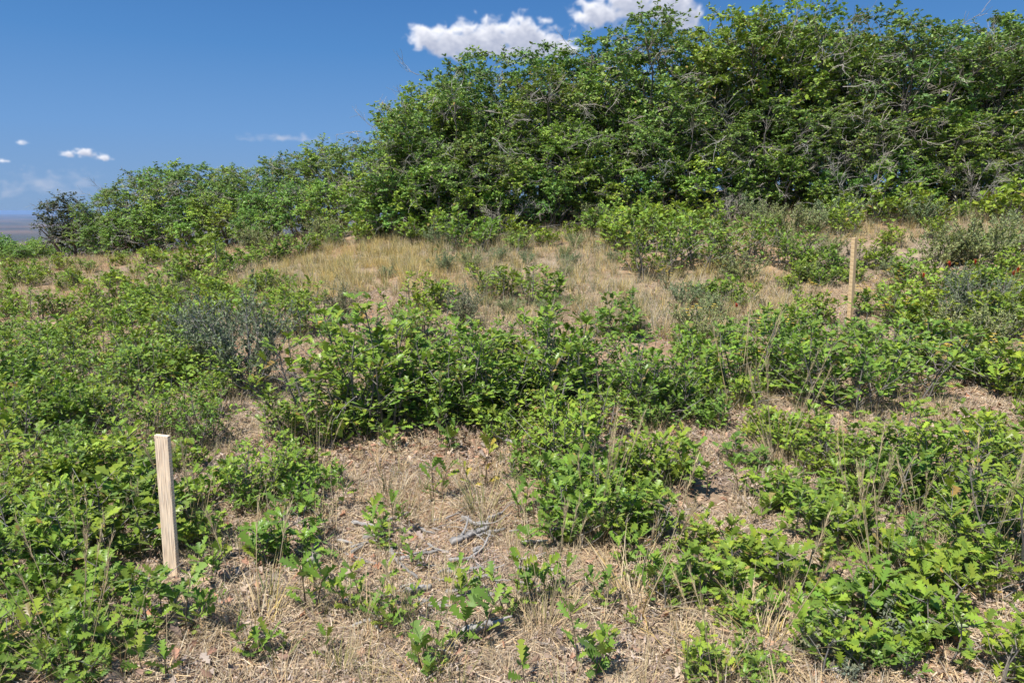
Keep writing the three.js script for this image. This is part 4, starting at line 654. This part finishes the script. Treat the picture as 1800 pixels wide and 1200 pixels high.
deadwood('dead_branch', 'thick silvery split branch in the centre of the foreground', [[795, 962], [825, 950], [858, 938, .01]], .026, 1, 1);
deadwood('dead_branch', 'crooked grey stick left of the silvery branch', [[685, 968], [694, 990], [712, 1008], [735, 1026]], .014, 2, 2);
deadwood('dead_branch', 'long pale stick below the silvery branch', [[785, 1015], [815, 1010], [850, 1006]], .011, 3, 0);
deadwood('dead_branch', 'slim grey branch rising right above the silvery branch', [[812, 915], [835, 928], [862, 935, .02]], .011, 4, 1);
deadwood('dead_branch', 'forked thin branch right of the silvery one', [[822, 992], [845, 975], [862, 952, .02]], .009, 5, 2);
deadwood('dead_branch', 'charred-ended log piece right of the near stake', [[545, 1015], [552, 985], [562, 950]], .03, 6, 0);
deadwood('dead_branch', 'pale log half buried in the lower middle', [[815, 1125], [850, 1112], [885, 1108]], .03, 7, 1);
deadwood('dead_branch', 'flat grey log piece left of the lower tussock', [[710, 1052], [735, 1046], [760, 1040]], .022, 8, 0);
deadwood('dead_branch', 'bleached branch under the central band of shrubs', [[865, 762, .02], [880, 778], [915, 788]], .024, 9, 2);
deadwood('dead_branch', 'thin stick lying left of the crooked one', [[615, 970], [650, 960], [690, 955]], .010, 10, 1);
deadwood('dead_branch', 'grey stick pointing right beside the seedlings', [[930, 1012], [960, 1010], [985, 1012]], .009, 11, 0);
deadwood('dead_branch', 'grey stub at the foot of the forward oak shrub', [[938, 838], [960, 832], [985, 825]], .02, 12, 1);
deadwood('dead_branch', 'pale stub left of the low shrub by the red soil', [[965, 895], [985, 905]], .018, 13, 0);
deadwood('dead_branch', 'small branch on the litter at lower left', [[240, 1010], [265, 1030], [285, 1055]], .008, 14, 2);
deadwood('dead_branch', 'bent stick near the bottom edge, left of middle', [[620, 1110], [650, 1100], [670, 1120]], .009, 15, 1);
deadwood('dead_branch', 'dark broken branch below the silvery one', [[830, 1030], [855, 1022], [875, 1030]], .013, 16, 2);
{
  const r = rng(3003); for (let k = 0; k < 46; k++) { const u = 590 + r() * 330, v = 905 + r() * 170, a = (r() - .5) * 1.2, L = 14 + r() * 34, b = (r() - .5) * 8; deadwood('dry_stick', 'thin dry grey stick in the scatter of dead wood at centre', [[u, v], [u + Math.cos(a) * L * .5 + b, v + Math.sin(a) * L * .4], [u + Math.cos(a) * L, v + Math.sin(a) * L * .8 + b]], .005 + r() * .008, 3100 + k, r() < .35 ? 1 : 0); }
}
{
  const shapes = [1, 2, 3].map((k) => { const g = new THREE.IcosahedronGeometry(1, 3), p = g.attributes.position; for (let i = 0; i < p.count; i++) { const x = p.getX(i), y = p.getY(i), z = p.getZ(i), f = 1 + .22 * n3(x * 1.3 + k * 9, y * 1.3, z * 1.3) + .07 * n3(x * 4, y * 4 + k, z * 4); p.setXYZ(i, x * f, Math.max(-.5, y * f * .62), z * f * .8); } g.computeVertexNormals(); return g; });
  const stone = [[.46, .43, .41], [.36, .31, .28], [.42, .33, .28]].map((c) => new THREE.MeshStandardMaterial({ color: linear(...c), roughness: .95, bumpMap: litterBump, bumpScale: .004 }));
  [[1032, 1140, .032, 0, 'pale rounded stone beside the lower middle seedling'], [665, 1090, .025, 1, 'grey stone left of the upright seedling'], [1480, 1185, .04, 0, 'whitish stone under the grey-leaved herbs'], [780, 1050, .022, 2, 'reddish stone below the dead wood'], [1240, 900, .025, 2, 'reddish stone on the bare red soil'], [1130, 770, .03, 1, 'grey stone below the right end of the central band']].forEach(([u, v, s, k, label]) => { const m = new THREE.Mesh(shapes[k], stone[k]); m.name = numbered('stone'); m.position.copy(groundAt(u, v)); m.position.y += s * .2; m.scale.setScalar(s); m.rotation.y = u; tag(m, label, 'stone'); scene.add(shade(m)); });
}

// ---------------------------------------------------------------- the two wooden stakes
{
  const grain = (seed, [cr, cg, cb]) => tex(256, 1024, (x, y) => {
    const w = n2(x * .006 + seed, y * .0016) * 26, a = Math.sin((x + w) * .16 + n2(x * .02, y * .003 + seed) * 2) * .5 + .5, f = n2(x * .45, y * .012 + seed) * .5 + .5, st = smooth(n2(x * .03 + seed * 3, y * .004), .35, .7), g = n2(x * .08, y * .02 + 50) * .5 + .5;
    const k = .80 + .13 * a + .09 * f; const grey = smooth(n2(x * .012 + seed * 7, y * .005), .2, .9) * 16; return [cr * k - st * 45 + g * 8 - grey, cg * k - st * 46 - grey * .7, cb * k - st * 40 - g * 6 - grey * .3];
  }, true);
  const build = (name, label, base, top, w, d, turn, seed, tone) => {
    const p = groundAt(...base), L0 = p.clone(), shape = new THREE.Shape(); let best = 1;
    for (let h = .2; h < 1.6; h += .004) { const [, v] = project(p.x, p.y + h, p.z); if (v < top[1]) { best = h; break; } }
    const L = best + .12; shape.moveTo(-w * .5, -.12 + .03); shape.lineTo(-w * .18, -.2); shape.lineTo(w * .1, -.2); shape.lineTo(w * .5, -.09); shape.lineTo(w * .485, best); shape.lineTo(-w * .485, best + w * .04); shape.closePath();
    const g = new THREE.ExtrudeGeometry(shape, { depth: d - .003, bevelEnabled: true, bevelThickness: .0015, bevelSize: .0015, bevelSegments: 2 }); g.translate(0, 0, -d / 2);
    const map = grain(seed, tone); map.repeat.set(1 / w, 1 / L); map.offset.set(.5, .13 / L);
    const o = new THREE.Mesh(g, new THREE.MeshStandardMaterial({ map, bumpMap: map, bumpScale: .0012, roughness: .85 })); o.name = numbered(name); o.position.copy(p); o.rotation.order = 'YXZ';
    const [tu, tv, td] = project(p.x, p.y + best, p.z); o.rotation.y = turn; o.rotation.z = -((top[0] - tu) * td / FOCAL) / best;
    tag(o, label, 'stake'); scene.add(shade(o));
  };
  build('wooden_stake', 'near flat wooden survey stake standing in the left foreground', [302, 1012], [285, 766], .060, .022, -.12, 3, [252, 232, 205]);
  build('wooden_stake', 'farther slim wooden stake rising out of the shrubs on the right', [1494, 572], [1500, 418], .046, .042, .5, 8, [232, 205, 160]);
}
renderer.render(scene, camera);
